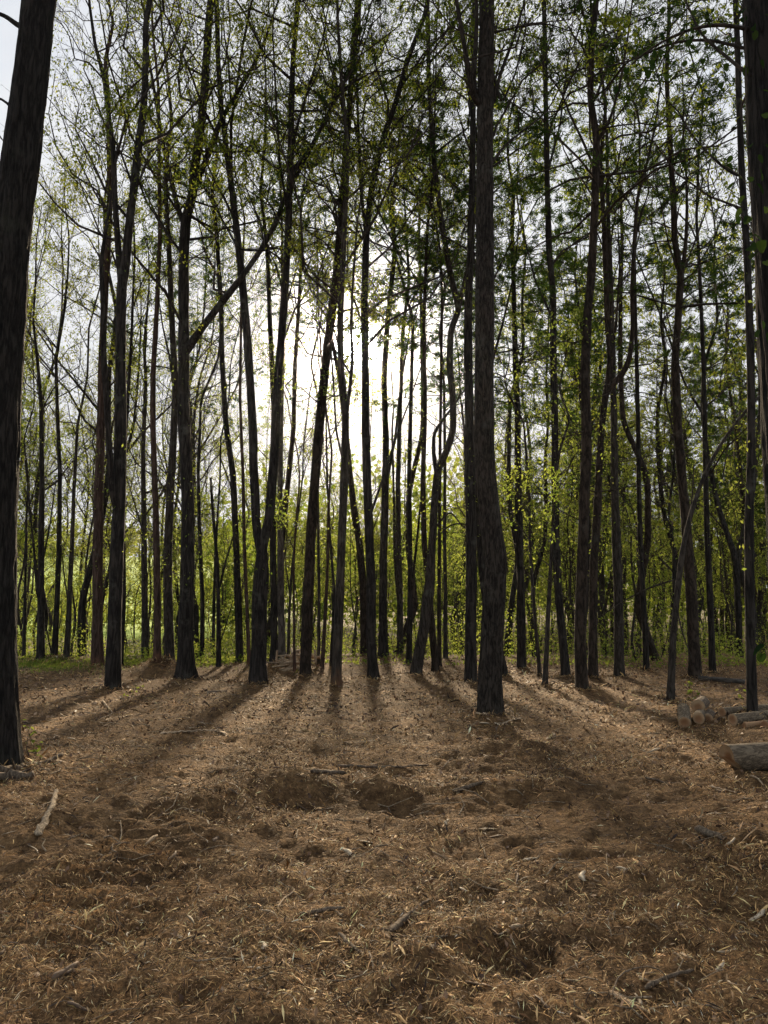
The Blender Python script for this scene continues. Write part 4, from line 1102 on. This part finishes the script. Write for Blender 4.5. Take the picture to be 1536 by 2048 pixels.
def gp(px, py, up=0.0):
    p = on_ground(px, py); p[2] += up
    return p


def px_r(w, Y):
    return w / 2 * Y / F_PX


PILE = 'short logs piled beside the slender furrowed trunk'
p = gp(1370, 1457); r1 = 0.090
make_log('short pale barked log with its cut end tipped to the ground', p + [0, 0, r1 * 0.95], p + [0.17, 0.50, r1 + 0.13], r1, group=PILE)
p = gp(1398, 1452)
make_log('short log showing a round orange brown cut end', p + [0, 0, 0.097], p + [0.27, 0.55, 0.10], 0.084, group=PILE)
p2 = p + np.array([0.17, 0.42, 0.0])
make_log('uppermost log of the pile, dark bark and broad cut end', p2 + [0, 0, 0.215], p2 + [0.31, 0.55, 0.22], 0.100, B_STICK, group=PILE)
p3 = p + np.array([0.19, 0.15, 0.0])
make_log('dark bottom log lying in the shadow of the uppermost one', p3 + [0, 0, 0.07], p3 + [0.30, 0.6, 0.07], 0.075, B_STICK, group=PILE)
p = gp(1446, 1440)
make_log('thin long log lying behind, pointing under the slender furrowed trunk', p + [0, 0, 0.115], p + [0.95, 0.55, 0.12], 0.066, group=PILE)
p = gp(1466, 1452)
make_log('long smooth log with bright orange end passing behind the slender trunk', p + [0, 0, 0.090], p + [1.35, 0.62, 0.12], 0.086, group=PILE)
p = gp(1488, 1456)
make_log('bare orange split log tucked under the long smooth log', p + [0, 0, 0.03], p + [0.42, 0.12, 0.035], 0.045, M_CUT, group=PILE)
p = gp(1530, 1458)
make_log('log end peeping out past the slender furrowed trunk', p + [0, 0, 0.05], p + [0.5, 0.4, 0.05], 0.055, group=PILE)
p = gp(1462, 1545)
make_log('large smooth grey log with a sawn felling notch in its end', p + [0.0, 0.10, 0.128], p + [1.25, 0.30, 0.140], 0.138, notch=True)
p = gp(1398, 1364); q_ = gp(1492, 1368)
make_log('long weathered fallen log lying along the edge of the brush', p + [0, 0, 0.05], q_ + [0, 0, 0.04], 0.055, B_PALE)
p = gp(414, 1383)
make_log('short half buried log on the mulch before the V tree', p + [0, 0, 0.04], p + [0.42, 0.06, 0.045], 0.055, B_STICK)


B_STICK2 = bark_mat('weathered_wood', (0.10, 0.075, 0.05), (0.36, 0.29, 0.20), sc=(50, 50, 7), bump=0.6, lich=0.1, dist=0.006)
# ------------------------------------------------------------------ fallen branches, sticks and strips of wood
def stick(name, label, pts, w0, w1, mat=B_STICK, flat=1.0, lift=0.3, cat='stick', twigs=0):
    """pts are pixels on the ground; widths in metres"""
    W = np.array([gp(*q) for q in pts])
    r0 = w0 / 2
    R = np.linspace(w0 / 2, w1 / 2, len(W))
    W[:, 2] += R * flat * 0.8 + lift * 0.02
    b0 = W[0].copy()
    P, Rr = resample(W - b0, R, 0.03)
    P[1:-1] += rng.normal(size=(len(P) - 2, 3)) * r0 * 0.16
    n = len(P); sides = 8
    V, Q = tubes(P[None], Rr[None], sides)
    V = V.reshape(n, sides, 3)
    off = V - P[:, None]
    off *= (1 + 0.38 * noise3(np.arange(n)[:, None] * 0.35, np.arange(sides)[None] * 1.3, float(rng.uniform(0, 90))))[..., None]
    off[..., 2] *= flat
    V = P[:, None] + off
    V[0] = P[0] + off[0] * 0.35; V[-1] = P[-1] + off[-1] * 0.3
    acc = Acc(); acc.add(V.reshape(-1, 3), Q)
    for e in (0, n - 1):
        acc.add(np.concatenate([V[e], V[e].mean(0)[None]]), np.array([[i, (i + 1) % sides, sides] for i in range(sides)]))
    root = thing(name, label, cat, b0)
    obj('wood', acc.mesh('wood', True), mat, root)
    for i in range(twigs):
        j = int(n * rng.uniform(0.25, 0.9))
        dv = unit(unit(P[min(j + 1, n - 1)] - P[j - 1]) + rng.normal(size=3) * [0.9, 0.9, 0.35])
        dv[2] = abs(dv[2]) * 0.6
        TP = P[j] + dv * np.linspace(0, rng.uniform(0.1, 0.3), 5)[:, None]
        V_, Q_ = tubes(TP[None], taper(1, 5, np.array([Rr[j] * 0.45])), 5)
        a2 = Acc(); a2.add(V_, Q_)
        obj('twig', a2.mesh('twig', True), mat, root)
    return root


stick('fallen_branch', 'grey fallen branch with twigs at the foot of the massive trunk', [(-40, 1562), (30, 1544), (80, 1528), (126, 1514)], 0.10, 0.035, twigs=4, cat='branch')
stick('fallen_branch', 'thick brown branch stub lying before the massive trunk', [(-40, 1558), (10, 1560), (66, 1556)], 0.095, 0.075, cat='branch', twigs=1)
stick('bark_slab', 'twisted pale slab of split wood lying lengthwise on the mulch', [(112, 1588), (106, 1618), (92, 1648), (74, 1684)], 0.030, 0.060, B_STICK2, 0.6, 1.6, cat='wood slab', twigs=1)
stick('wood_strip', 'long pale peeled strip of wood on shaded mulch', [(320, 1474), (360, 1468), (440, 1462)], 0.08, 0.045, B_STRIP, 0.35, 1.5, cat='wood strip')
stick('wood_strip', 'straight bleached sliver angled up beside the pinkish chips', [(212, 1440), (250, 1434), (282, 1424)], 0.05, 0.02, B_STRIP, 0.5, cat='wood strip')
stick('wood_strip', 'short bleached sliver next to the straight bleached one', [(196, 1436), (215, 1434), (228, 1428)], 0.03, 0.015, B_STRIP, 0.5, cat='wood strip')
stick('wood_strip', 'small pale crumbled strip at the end of the peeled strip', [(436, 1464), (452, 1470), (462, 1478)], 0.06, 0.03, B_STRIP, 0.4, cat='wood strip')
stick('stick', 'dark stubby stick half sunk in the bank of the ditch', [(622, 1547), (660, 1549), (694, 1551)], 0.045, 0.04, twigs=1)
stick('stick', 'long thin dark stick lying level along the ditch', [(672, 1535), (740, 1537), (800, 1537), (858, 1535)], 0.035, 0.018)
stick('stick', 'crooked branch piece on the far side of the ditch', [(905, 1586), (935, 1575), (968, 1566)], 0.05, 0.025, twigs=1)
stick('stick', 'stout stick lying flat on open mulch near chip strewn ground', [(600, 1834), (640, 1828), (690, 1820)], 0.028, 0.016)
stick('stick', 'thin stick pointing towards the large clod', [(676, 1872), (705, 1898), (735, 1918)], 0.020, 0.010)
stick('stick', 'narrow stick of weathered wood leaning against the large clod', [(782, 1872), (810, 1845), (838, 1818), (862, 1800)], 0.040, 0.012)
stick('stick', 'curved root like twig looping over the mulch', [(556, 1818), (570, 1796), (600, 1790), (576, 1768)], 0.012, 0.006, B_STRIP)
stick('stick', 'grey stick beside the loop of roots', [(1290, 1985), (1330, 1960), (1390, 1945)], 0.03, 0.014)
stick('root_loop', 'pale arching root loop sticking out of the mulch', [(1225, 2010), (1240, 1965), (1300, 1948), (1335, 1962), (1340, 1995)], 0.007, 0.005, B_STICK, 1.0, 2.0, cat='root')
stick('wood_slab', 'broad splintered slab lying beside the root loop', [(1220, 1988), (1260, 2012), (1300, 2030)], 0.035, 0.012, B_STRIP, 0.45, cat='wood slab')
stick('wood_strip', 'long tapering blade of pale wood below the notched log', [(1418, 1578), (1450, 1582), (1472, 1588)], 0.045, 0.012, B_STRIP, 0.4, cat='wood strip')
stick('stick', 'thin bleached stick leaning under the notched log', [(1500, 1556), (1514, 1566), (1528, 1574)], 0.02, 0.01, B_STRIP)
stick('stick', 'half buried brown slab near the cleat marks', [(1390, 1668), (1420, 1672), (1455, 1682)], 0.06, 0.03)
stick('stick', 'long low stick in front of the notched log', [(1290, 1558), (1330, 1566), (1380, 1572)], 0.03, 0.012)
for i, (pts, nm) in enumerate((([(950, 1434), (975, 1438), (1003, 1428)], 'longest pale splinter heaped at the foot of the kinked trunk'), ([(964, 1432), (972, 1440), (982, 1446)], 'short splinter poking out under the kinked trunk'),
                               ([(1005, 1450), (1020, 1444), (1034, 1436)], 'pale splinter among those beside the kinked trunk'), ([(985, 1446), (1000, 1446), (1016, 1452)], 'splinter lying crosswise beside the kinked trunk'), ([(1030, 1442), (1042, 1438), (1054, 1438)], 'broad bleached chip farthest from the kinked trunk foot'))):
    stick('wood_splinter', nm, pts, 0.045, 0.02, B_STRIP, 0.5, cat='wood splinter')
stick('stick', 'thin branch lying beside the slim dark trunk', [(205, 1404), (222, 1420), (228, 1432)], 0.03, 0.012, B_STRIP)

# heap of cut brush far back between the trunks
root = thing('brush_heap', 'small heap of cut brush and stubs beyond the tilting pine', 'brush heap', gp(592, 1334))
a_ = Acc()
for i in range(46):
    c = rng.normal(size=3) * [0.32, 0.3, 0.12] + [0, 0, 0.28]; c[2] = max(0.05, c[2])
    dv = unit(rng.normal(size=3) * [1, 1, 0.35]); ln_ = rng.uniform(0.25, 0.7)
    P = c + dv * np.linspace(-ln_ / 2, ln_ / 2, 4)[:, None]
    v, f = tubes(P[None], np.full((1, 4), rng.uniform(0.015, 0.06)), 6); a_.add(v, f)
    e = v.reshape(4, 6, 3)
    for k in (0, 3):
        a_.add(np.concatenate([e[k], e[k].mean(0)[None]]), np.array([[j, (j + 1) % 6, 6] for j in range(6)]))
tag(obj('cut_stubs', a_.mesh('cut_stubs'), B_STRIP, root), kind='stuff')


# ------------------------------------------------------------------ single leaves: ivy, overhanging spray, seedlings
def leaf_mesh(name, lobed):
    ang = np.linspace(-math.pi, math.pi, 25)[:-1]
    if lobed:
        rad = 0.46 * (1 + 0.13 * np.cos(3 * ang) + 0.05 * np.cos(6 * ang)) * (1 + 0.16 * np.cos(ang))
    else:
        rad = 0.42 * (1 + 0.28 * np.cos(ang)) * (1 - 0.45 * np.exp(-((np.abs(ang) - math.pi) / 0.35) ** 2))
    x = rad * np.cos(ang) + 0.45; y = rad * np.sin(ang) * 0.85
    z = -0.25 * (x - 0.3) ** 2 + 0.22 * np.abs(y)
    V = np.concatenate([np.stack([x, y, z], -1), [[0.40, 0, 0]]])
    F = np.array([[i, (i + 1) % 24, 24] for i in range(24)])
    # stalk
    P = np.array([[[-0.30, 0, 0.06], [-0.1, 0, 0.02], [0.12, 0, 0.0]]])
    v, f = tubes(P, np.full((1, 3), 0.012), 3)
    a = Acc(); a.add(V, F, rng.uniform(0, 1)); a.add(v, f, 0.3)
    return a.mesh(name, True, True)


LEAF = [leaf_mesh('leaf_%d' % i, i % 2 == 0) for i in range(6)]
for i, me in enumerate(LEAF):
    me.materials.append(L_VINE if i < 4 else L_UNDER)


def put_leaf(parent, p, size, which, droop=True):
    o = bpy.data.objects.new('leaf', LEAF[which]); COL.objects.link(o); o.parent = parent
    o.location = p
    o.rotation_euler = (rng.normal() * 0.5, (rng.uniform(0.5, 1.5) if droop else rng.uniform(-0.2, 0.7)), rng.uniform(0, 6.28))
    o.scale = (size, size, size)


IVYT = [T for T in TREES if T['l'].startswith('ivy')][0]
Yv = IVYT['xy'][1] - 0.30
ob_, _ = at_depth(1500, 520, Yv)
ivy = thing('ivy_vine', 'ivy with big glossy green leaves climbing the plated trunk', 'vine', ob_)
vp = np.array([at_depth(px, py, Yv + dy)[0] for px, py, dy in ((1560, 1330, 0.1), (1548, 1100, 0.05), (1540, 800, 0.0), (1524, 620, 0), (1508, 480, 0), (1500, 350, 0.02), (1494, 200, 0.03), (1490, 60, 0.05), (1488, -80, 0.08))]) - ob_
vp, vr = resample(vp, np.linspace(0.010, 0.004, len(vp)), 0.06)
vp[1:-1] += rng.normal(size=(len(vp) - 2, 3)) * 0.003
v, f = tubes(vp[None], vr[None], 6); a_ = Acc(); a_.add(v, f)
obj('stem', a_.mesh('stem', True), B_TWIG, ivy)
for px, py in [(1500, 290), (1512, 310), (1520, 120), (1490, 130), (1505, 60), (1526, 225), (1530, 290), (1468, 310), (1452, 330), (1476, 350), (1466, 372), (1498, 352), (1512, 366), (1520, 340), (1480, 395), (1494, 388), (1488, 415),
               (1500, 430), (1478, 430), (1506, 470), (1498, 492), (1520, 478), (1512, 505), (1528, 520), (1524, 640), (1532, 660), (1518, 655), (1531, 1288), (1527, 1302), (1533, 30), (1486, 20), (1522, 180), (1530, 410), (1445, 352)]:
    put_leaf(ivy, at_depth(px, py, Yv + rng.uniform(-0.12, 0.06))[0] - ob_, rng.uniform(0.055, 0.095), int(rng.integers(4)))
for i in range(3):                              # short shoots reaching out from the stem
    s = [((1502, 380), (1480, 350), (1452, 332)), ((1508, 470), (1490, 440), (1476, 425)), ((1556, 1320), (1542, 1300), (1530, 1290))][i]
    q = np.array([at_depth(a, b, Yv)[0] for a, b in s]) - ob_
    v, f = tubes(q[None], np.full((1, 3), 0.003), 4); a_ = Acc(); a_.add(v, f); obj('shoot', a_.mesh('shoot'), B_STICK, ivy)

# spray of larger leaves hanging from a limb of the ivy-hung trunk
rt = IVYT['obj']; bb = IVYT['base']
Ys = IVYT['xy'][1] - 0.1
for pl, w0 in (([(1545, 66), (1500, 60), (1440, 45), (1370, 60), (1300, 95), (1262, 130)], 10), ([(1545, 172), (1495, 150), (1450, 110), (1400, 70), (1380, 20), (1350, -40)], 9), ([(1370, 62), (1330, 110), (1310, 150)], 4), ([(1548, 108), (1500, 100), (1420, 78), (1340, 84), (1270, 120), (1190, 140)], 8)):
    q, r_ = stem_world(pl, Ys, np.linspace(w0, 2.5, len(pl)), np.linspace(0, rng.uniform(0.2, 1.2), len(pl)))
    q, r_ = resample(q, r_, 0.06)
    obj('limb', trunk_mesh(q - bb, r_, 8, 1.0, 0.1, 0, False, 'limb'), B_TWIG, rt)
    for k in range(16):
        j = int(rng.uniform(0.3, 1.0) * (len(q) - 1))
        put_leaf(rt, q[j] - bb + rng.normal(size=3) * [0.09, 0.12, 0.09], rng.uniform(0.045, 0.08), int(rng.integers(4)))


def seedling(label, px, py, h, k, size, base_py=None):
    b = gp(px, py)
    root = thing('seedling', label, 'seedling', b)
    P = np.array([[0, 0, -0.03], [0.01, 0, h * 0.5], [0.03, 0.01, h]])
    P, r_ = resample(P, np.array([0.006, 0.004, 0.002]), 0.05)
    v, f = tubes(P[None], r_[None], 5); a_ = Acc(); a_.add(v, f); obj('stem', a_.mesh('stem', True), B_STICK, root)
    for i in range(k):
        put_leaf(root, P[int(rng.uniform(0.25, 1) * (len(P) - 1))] + rng.normal(size=3) * [0.05, 0.05, 0.03], size * rng.uniform(0.7, 1.3), int(rng.integers(4, 6)), False)


seedling('spindly seedling with a tuft of green leaves beside the massive trunk', 52, 1508, 0.42, 9, 0.055)
seedling('small leafy sprout low to the ground beside the massive trunk', 68, 1513, 0.14, 12, 0.06)
seedling('yellow green seedling near the bowed slim trunk', 1384, 1398, 0.20, 14, 0.07)
seedling('taller yellow green seedling in front of the crusty pine trunk', 1380, 1374, 0.26, 10, 0.07)
seedling('pale green sprout next to the slender furrowed trunk', 1478, 1396, 0.22, 8, 0.06)
seedling('low green weed between slim dark trunk and flared trunk', 272, 1378, 0.12, 14, 0.07)
seedling('green weed clump on brown mulch near the slim dark trunk', 262, 1394, 0.12, 10, 0.06)
# ------------------------------------------------------------------ shredded wood mulch
PAL = np.array([[0.026, 0.015, 0.0075], [0.125, 0.071, 0.029], [0.28, 0.163, 0.065], [0.47, 0.293, 0.124], [0.61, 0.42, 0.20], [0.72, 0.56, 0.35]])
PROB = np.array([0.26, 0.28, 0.24, 0.14, 0.065, 0.015])
m, nt, out = new_mat('mulch_fibre')
at = nd(nt, 'ShaderNodeAttribute', attribute_name='shred')
bs = nd(nt, 'ShaderNodeBsdfPrincipled', Roughness=0.75); bs.inputs['Specular IOR Level'].default_value = 0.25
nt.links.new(at.outputs['Color'], bs.inputs['Base Color']); nt.links.new(bs.outputs[0], out.inputs[0])
M_FIBRE = m


def fibres(N, d0, d1, l0, l1, wr, tilt, thin=False, gx_=None, gy_=None):
    d = d0 + (d1 - d0) * rng.uniform(size=N) ** 0.85
    x = rng.uniform(-0.62, 0.62, N) * (d + 0.8); y = d
    dens = 0.60 + 0.7 * fbm(x * 0.9, y * 0.9, 7.7, 3) + 0.3 * fbm(x * 3.5, y * 3.5, 5.7, 2)
    keep = rng.uniform(size=N) < np.clip(dens, 0.08, 1.0)
    x, y = x[keep], y[keep]
    if gx_ is not None:
        x, y = gx_, gy_
    n = len(x)
    z = ground_z(x, y)
    L = rng.uniform(l0, l1, n) * rng.choice([0.6, 1.0, 1.6], n, p=[0.45, 0.42, 0.13]); W = L * rng.uniform(wr * 0.4, wr * 1.6, n)
    # combing: shreds in one clod lie roughly the same way
    yaw = math.pi * fbm(x * 0.7, y * 0.7, 4.2, 2) * 1.6 + rng.normal(size=n) * 1.3
    pit = rng.normal(size=n) * tilt + np.where(rng.uniform(size=n) < 0.07, rng.uniform(0.3, 0.9, n), 0)
    a = np.stack([np.cos(yaw) * np.cos(pit), np.sin(yaw) * np.cos(pit), np.sin(pit)], -1)
    # follow the slope of the ground
    ex = ground_z(x + a[:, 0] * L * 0.5, y + a[:, 1] * L * 0.5) - z
    a[:, 2] += ex / (L * 0.5) * 0.8; a = unit(a)
    b = unit(np.cross(a, np.array([0, 0, 1.0]) + rng.normal(size=(n, 3)) * 0.45)); c = np.cross(b, a)
    c *= np.sign(c[:, 2:3] + 1e-6)
    cen = np.stack([x, y, z + rng.uniform(0.001, 0.022, n) + np.abs(a[:, 2]) * L * 0.3], -1)
    Lh, Wh = (L * 0.5)[:, None], (W * 0.5)[:, None]
    curl = (rng.normal(size=n) * 0.04 * L)[:, None]
    mid = cen + b * curl + c * Wh * 0.9
    V = np.stack([cen - a * Lh - b * Wh * 0.5, cen - a * Lh + b * Wh * 0.3, mid - b * Wh, mid + b * Wh, cen + a * Lh, mid + c * Wh * 0.8], 1)
    if thin:                                   # fine fibres: one folded sliver
        V = np.stack([cen - a * Lh, mid - b * Wh, cen + a * Lh, mid + b * Wh], 1)
        i = np.arange(n)[:, None] * 4
        T = np.concatenate([i + np.array([[0, 1, 3]]), i + np.array([[1, 2, 3]])])
    else:
        i = np.arange(n)[:, None] * 6
        T = np.concatenate([i + np.array([[0, 1, 5]]), i + np.array([[0, 5, 2]]), i + np.array([[1, 3, 5]]), i + np.array([[2, 5, 4]]), i + np.array([[5, 3, 4]])])
    k = rng.choice(6, n, p=PROB)
    colr = PAL[k] * rng.uniform(0.75, 1.3, (n, 1)) * (1 + 0.10 * rng.normal(size=(n, 3)) * [0.6, 0.3, 0.6])
    # patches of fresher and of rotted mulch
    pt = fbm(x * 0.45, y * 0.45, 11.0, 3)[:, None]
    colr = np.clip(colr * (1 + 0.35 * pt), 0.01, 0.7)
    colr = np.repeat(np.concatenate([colr, np.ones((n, 1))], 1), 4 if thin else 6, 0)
    return V.reshape(-1, 3), T, colr


VV, TT, CC, off = [], [], [], 0
for args in ((190000, 2.2, 5.4, 0.014, 0.045, 0.10, 0.40, True), (170000, 5.0, 11.5, 0.020, 0.058, 0.12, 0.42, True), (110000, 11, 27.5, 0.032, 0.08, 0.20, 0.40, True),
             (9000, 2.2, 5.4, 0.03, 0.07, 0.09, 0.25), (9000, 5.0, 11, 0.035, 0.08, 0.10, 0.25), (14000, 10, 27, 0.06, 0.15, 0.13, 0.25)):
    v, t_, c = fibres(*args)
    VV.append(v); TT.append(t_ + off); CC.append(c); off += len(v)
# shreds heaped round the feet of the trees
xs, ys = [], []
for T in TREES[:32]:
    k = 420
    rr_ = T['w'] / 2 * T['xy'][1] / F_PX
    q = rr_ + np.abs(rng.normal(size=k)) * 0.30; an = rng.uniform(0, 6.28, k)
    xs.append(T['xy'][0] + q * np.cos(an)); ys.append(T['xy'][1] + q * np.sin(an))
v, t_, c = fibres(0, 0, 1, 0.05, 0.14, 0.13, 0.45, True, np.concatenate(xs), np.concatenate(ys))
VV.append(v); TT.append(t_ + off); CC.append(c); off += len(v)
mulch = obj('shredded_mulch', mesh_np('shredded_mulch', np.concatenate(VV), [np.concatenate(TT)], False, {'shred': np.concatenate(CC)}), M_FIBRE)
tag(mulch, 'shredded brown wood mulch covering the forest clearing floor', 'mulch', kind='stuff')

# dry leaf litter at the back of the clearing
N = 12000
d = 2.3 + 25.5 * rng.uniform(size=N) ** 0.75; x = rng.uniform(-0.62, 0.64, N) * (d + 0.5)
v, f, tn = leaves(np.stack([x, d, ground_z(x, d) + 0.012], -1), 0.035 + 0.03 * sstep(4, 16, d), 0.0, 0.6)
a_ = Acc(); a_.add(v, f, tn)
m, nt, out = new_mat('dry_leaf')
at = nd(nt, 'ShaderNodeAttribute', attribute_name='tone')
bs = nd(nt, 'ShaderNodeBsdfPrincipled', Roughness=0.7)
nt.links.new(ramp(nt, at.outputs['Fac'], [(0.0, (0.06, 0.03, 0.016)), (0.5, (0.15, 0.08, 0.04)), (1.0, (0.34, 0.22, 0.13))]), bs.inputs['Base Color'])
nt.links.new(bs.outputs[0], out.inputs[0])
tag(obj('leaf_litter', a_.mesh('leaf_litter', tone=True), m), 'dry brown leaf litter scattered over the mulch of the clearing', 'leaf litter', kind='stuff')


# broken twigs lying among the shreds
N = 1000
d = 2.3 + 17 * rng.uniform(size=N) ** 0.8; x = rng.uniform(-0.62, 0.64, N) * (d + 0.5)
yaw = rng.uniform(0, 6.28, N)
dv = np.stack([np.cos(yaw), np.sin(yaw), rng.normal(size=N) * 0.12], -1)
L = rng.uniform(0.06, 0.30, N) * (1 + 0.04 * d)
P = curves(np.stack([x, d, ground_z(x, d) + 0.015], -1), dv, L, 4, np.zeros(N), 0.4)
P[..., 2] = ground_z(P[..., 0], P[..., 1]) + 0.012 + 0.3 * np.abs(P[..., 2] - P[:, :1, 2])
v, f = tubes(P, taper(N, 4, rng.uniform(0.0015, 0.005, N) * (1 + 0.05 * d), 0.5), 4)
a_ = Acc(); a_.add(v, f)
tag(obj('twig_litter', a_.mesh('twig_litter'), B_STICK2), 'fine broken twigs scattered through the shredded mulch', 'twigs', kind='stuff')


# larger loose chips and splinters, each one on its own
def chip_mesh(i, wide):
    k = 6
    s = np.linspace(0, 1, k)
    w = np.interp(s, [0, 0.12, 0.6, 1], [0.25, 1, 0.85, 0.08 if not wide else 0.4]) * rng.uniform(0.8, 1.2, k) * wide_f[wide]
    bend = 0.10 * np.sin(s * math.pi) * rng.normal()
    V = []
    for j in range(k):
        y_ = bend[j] + rng.normal() * 0.01
        V += [[s[j] - 0.5, y_ - w[j] * 0.085, 0], [s[j] - 0.5, y_ + w[j] * 0.085, 0.004], [s[j] - 0.5 + rng.normal() * 0.02, y_ + rng.normal() * 0.02, 0.055 * w[j]]]
    V = np.array(V)
    Q = []
    for j in range(k - 1):
        a, b = j * 3, (j + 1) * 3
        for e in range(3):
            Q.append([a + e, a + (e + 1) % 3, b + (e + 1) % 3, b + e])
    T = [[0, 2, 1], [(k - 1) * 3, (k - 1) * 3 + 1, (k - 1) * 3 + 2]]
    return mesh_np('wood_chip_%d' % i, V, [np.array(Q), np.array(T)])


wide_f = {False: 0.7, True: 1.6}
CHIPS = []
for cname, cols in (('dark brown', ((0.07, 0.042, 0.024), (0.16, 0.10, 0.058))), ('tan', ((0.20, 0.132, 0.075), (0.34, 0.24, 0.14))), ('bleached pale', ((0.40, 0.31, 0.20), (0.62, 0.52, 0.38)))):
    m, nt, out = new_mat('chip_' + cname.replace(' ', '_'))
    v_, ob, rnd_ = rnd_coords(nt, (6, 40, 40))
    nn = nd(nt, 'ShaderNodeTexNoise', Scale=2.0, Detail=4.0); nt.links.new(v_, nn.inputs['Vector'])
    col = mixc(nt, rnd_, cols[0], cols[1])
    col = mixc(nt, 0.8, col, ramp(nt, nn.outputs['Fac'], [(0.35, (0.45, 0.42, 0.38)), (0.65, (1.15, 1.12, 1.08))]), 'MULTIPLY')
    bs = nd(nt, 'ShaderNodeBsdfPrincipled', Roughness=0.75); nt.links.new(col, bs.inputs['Base Color']); nt.links.new(bs.outputs[0], out.inputs[0])
    for wide in (False, True):
        for i in range(3):
            me = chip_mesh(len(CHIPS), wide); me.materials.append(m)
            CHIPS.append((me, '%s %s lying loose on the shredded mulch' % (cname, 'broad wood chip' if wide else 'slender wood splinter')))
for i in range(285):
    d = 2.6 + 9.5 * rng.uniform() ** 1.25
    x = rng.uniform(-0.54, 0.54) * d
    me, lab = CHIPS[i % len(CHIPS)]
    o = bpy.data.objects.new('wood_chip', me); COL.objects.link(o)
    s = rng.uniform(0.05, 0.12) * (1 + 0.05 * d)
    sy = s * rng.uniform(0.6, 1.3)
    o.scale = (s, sy, sy)
    o.location = (x, d, float(ground_z(x, d)) + 0.012)
    yaw = rng.uniform(0, 6.28)
    sl_ = float(ground_z(x + math.cos(yaw) * s * .5, d + math.sin(yaw) * s * .5) - ground_z(x - math.cos(yaw) * s * .5, d - math.sin(yaw) * s * .5)) / s
    o.rotation_euler = (rng.normal() * 0.25, -math.atan(sl_) + rng.normal() * 0.12, yaw)
    tag(o, lab, 'wood chip', 'wood chips strewn over the mulch')

# ------------------------------------------------------------------ clean up
for o in list(bpy.data.objects):
    if o.get('label') == 'x':
        bpy.data.objects.remove(o)
# ------------------------------------------------------------------ faint scattering volume, added to make a glow around the sun
hm = bpy.data.materials.new('glow_haze'); hm.use_nodes = True
hn = hm.node_tree; hn.nodes.clear()
ho = hn.nodes.new('ShaderNodeOutputMaterial'); hv = hn.nodes.new('ShaderNodeVolumePrincipled')
hv.inputs['Color'].default_value = (0.96, 0.97, 1.0, 1); hv.inputs['Density'].default_value = 0.00009; hv.inputs['Anisotropy'].default_value = 0.95
hn.links.new(hv.outputs[0], ho.inputs['Volume'])
x0, x1, y0_, y1_, z0_, z1_ = -290, 290, -40, 420, -4, 60
V = np.array([[x, y, z] for x in (x0, x1) for y in (y0_, y1_) for z in (z0_, z1_)], float)
Fq = np.array([[0, 1, 3, 2], [4, 6, 7, 5], [0, 4, 5, 1], [2, 3, 7, 6], [0, 2, 6, 4], [1, 5, 7, 3]])
tag(obj('glow_haze', mesh_np('glow_haze', V, [Fq]), hm), kind='stuff')
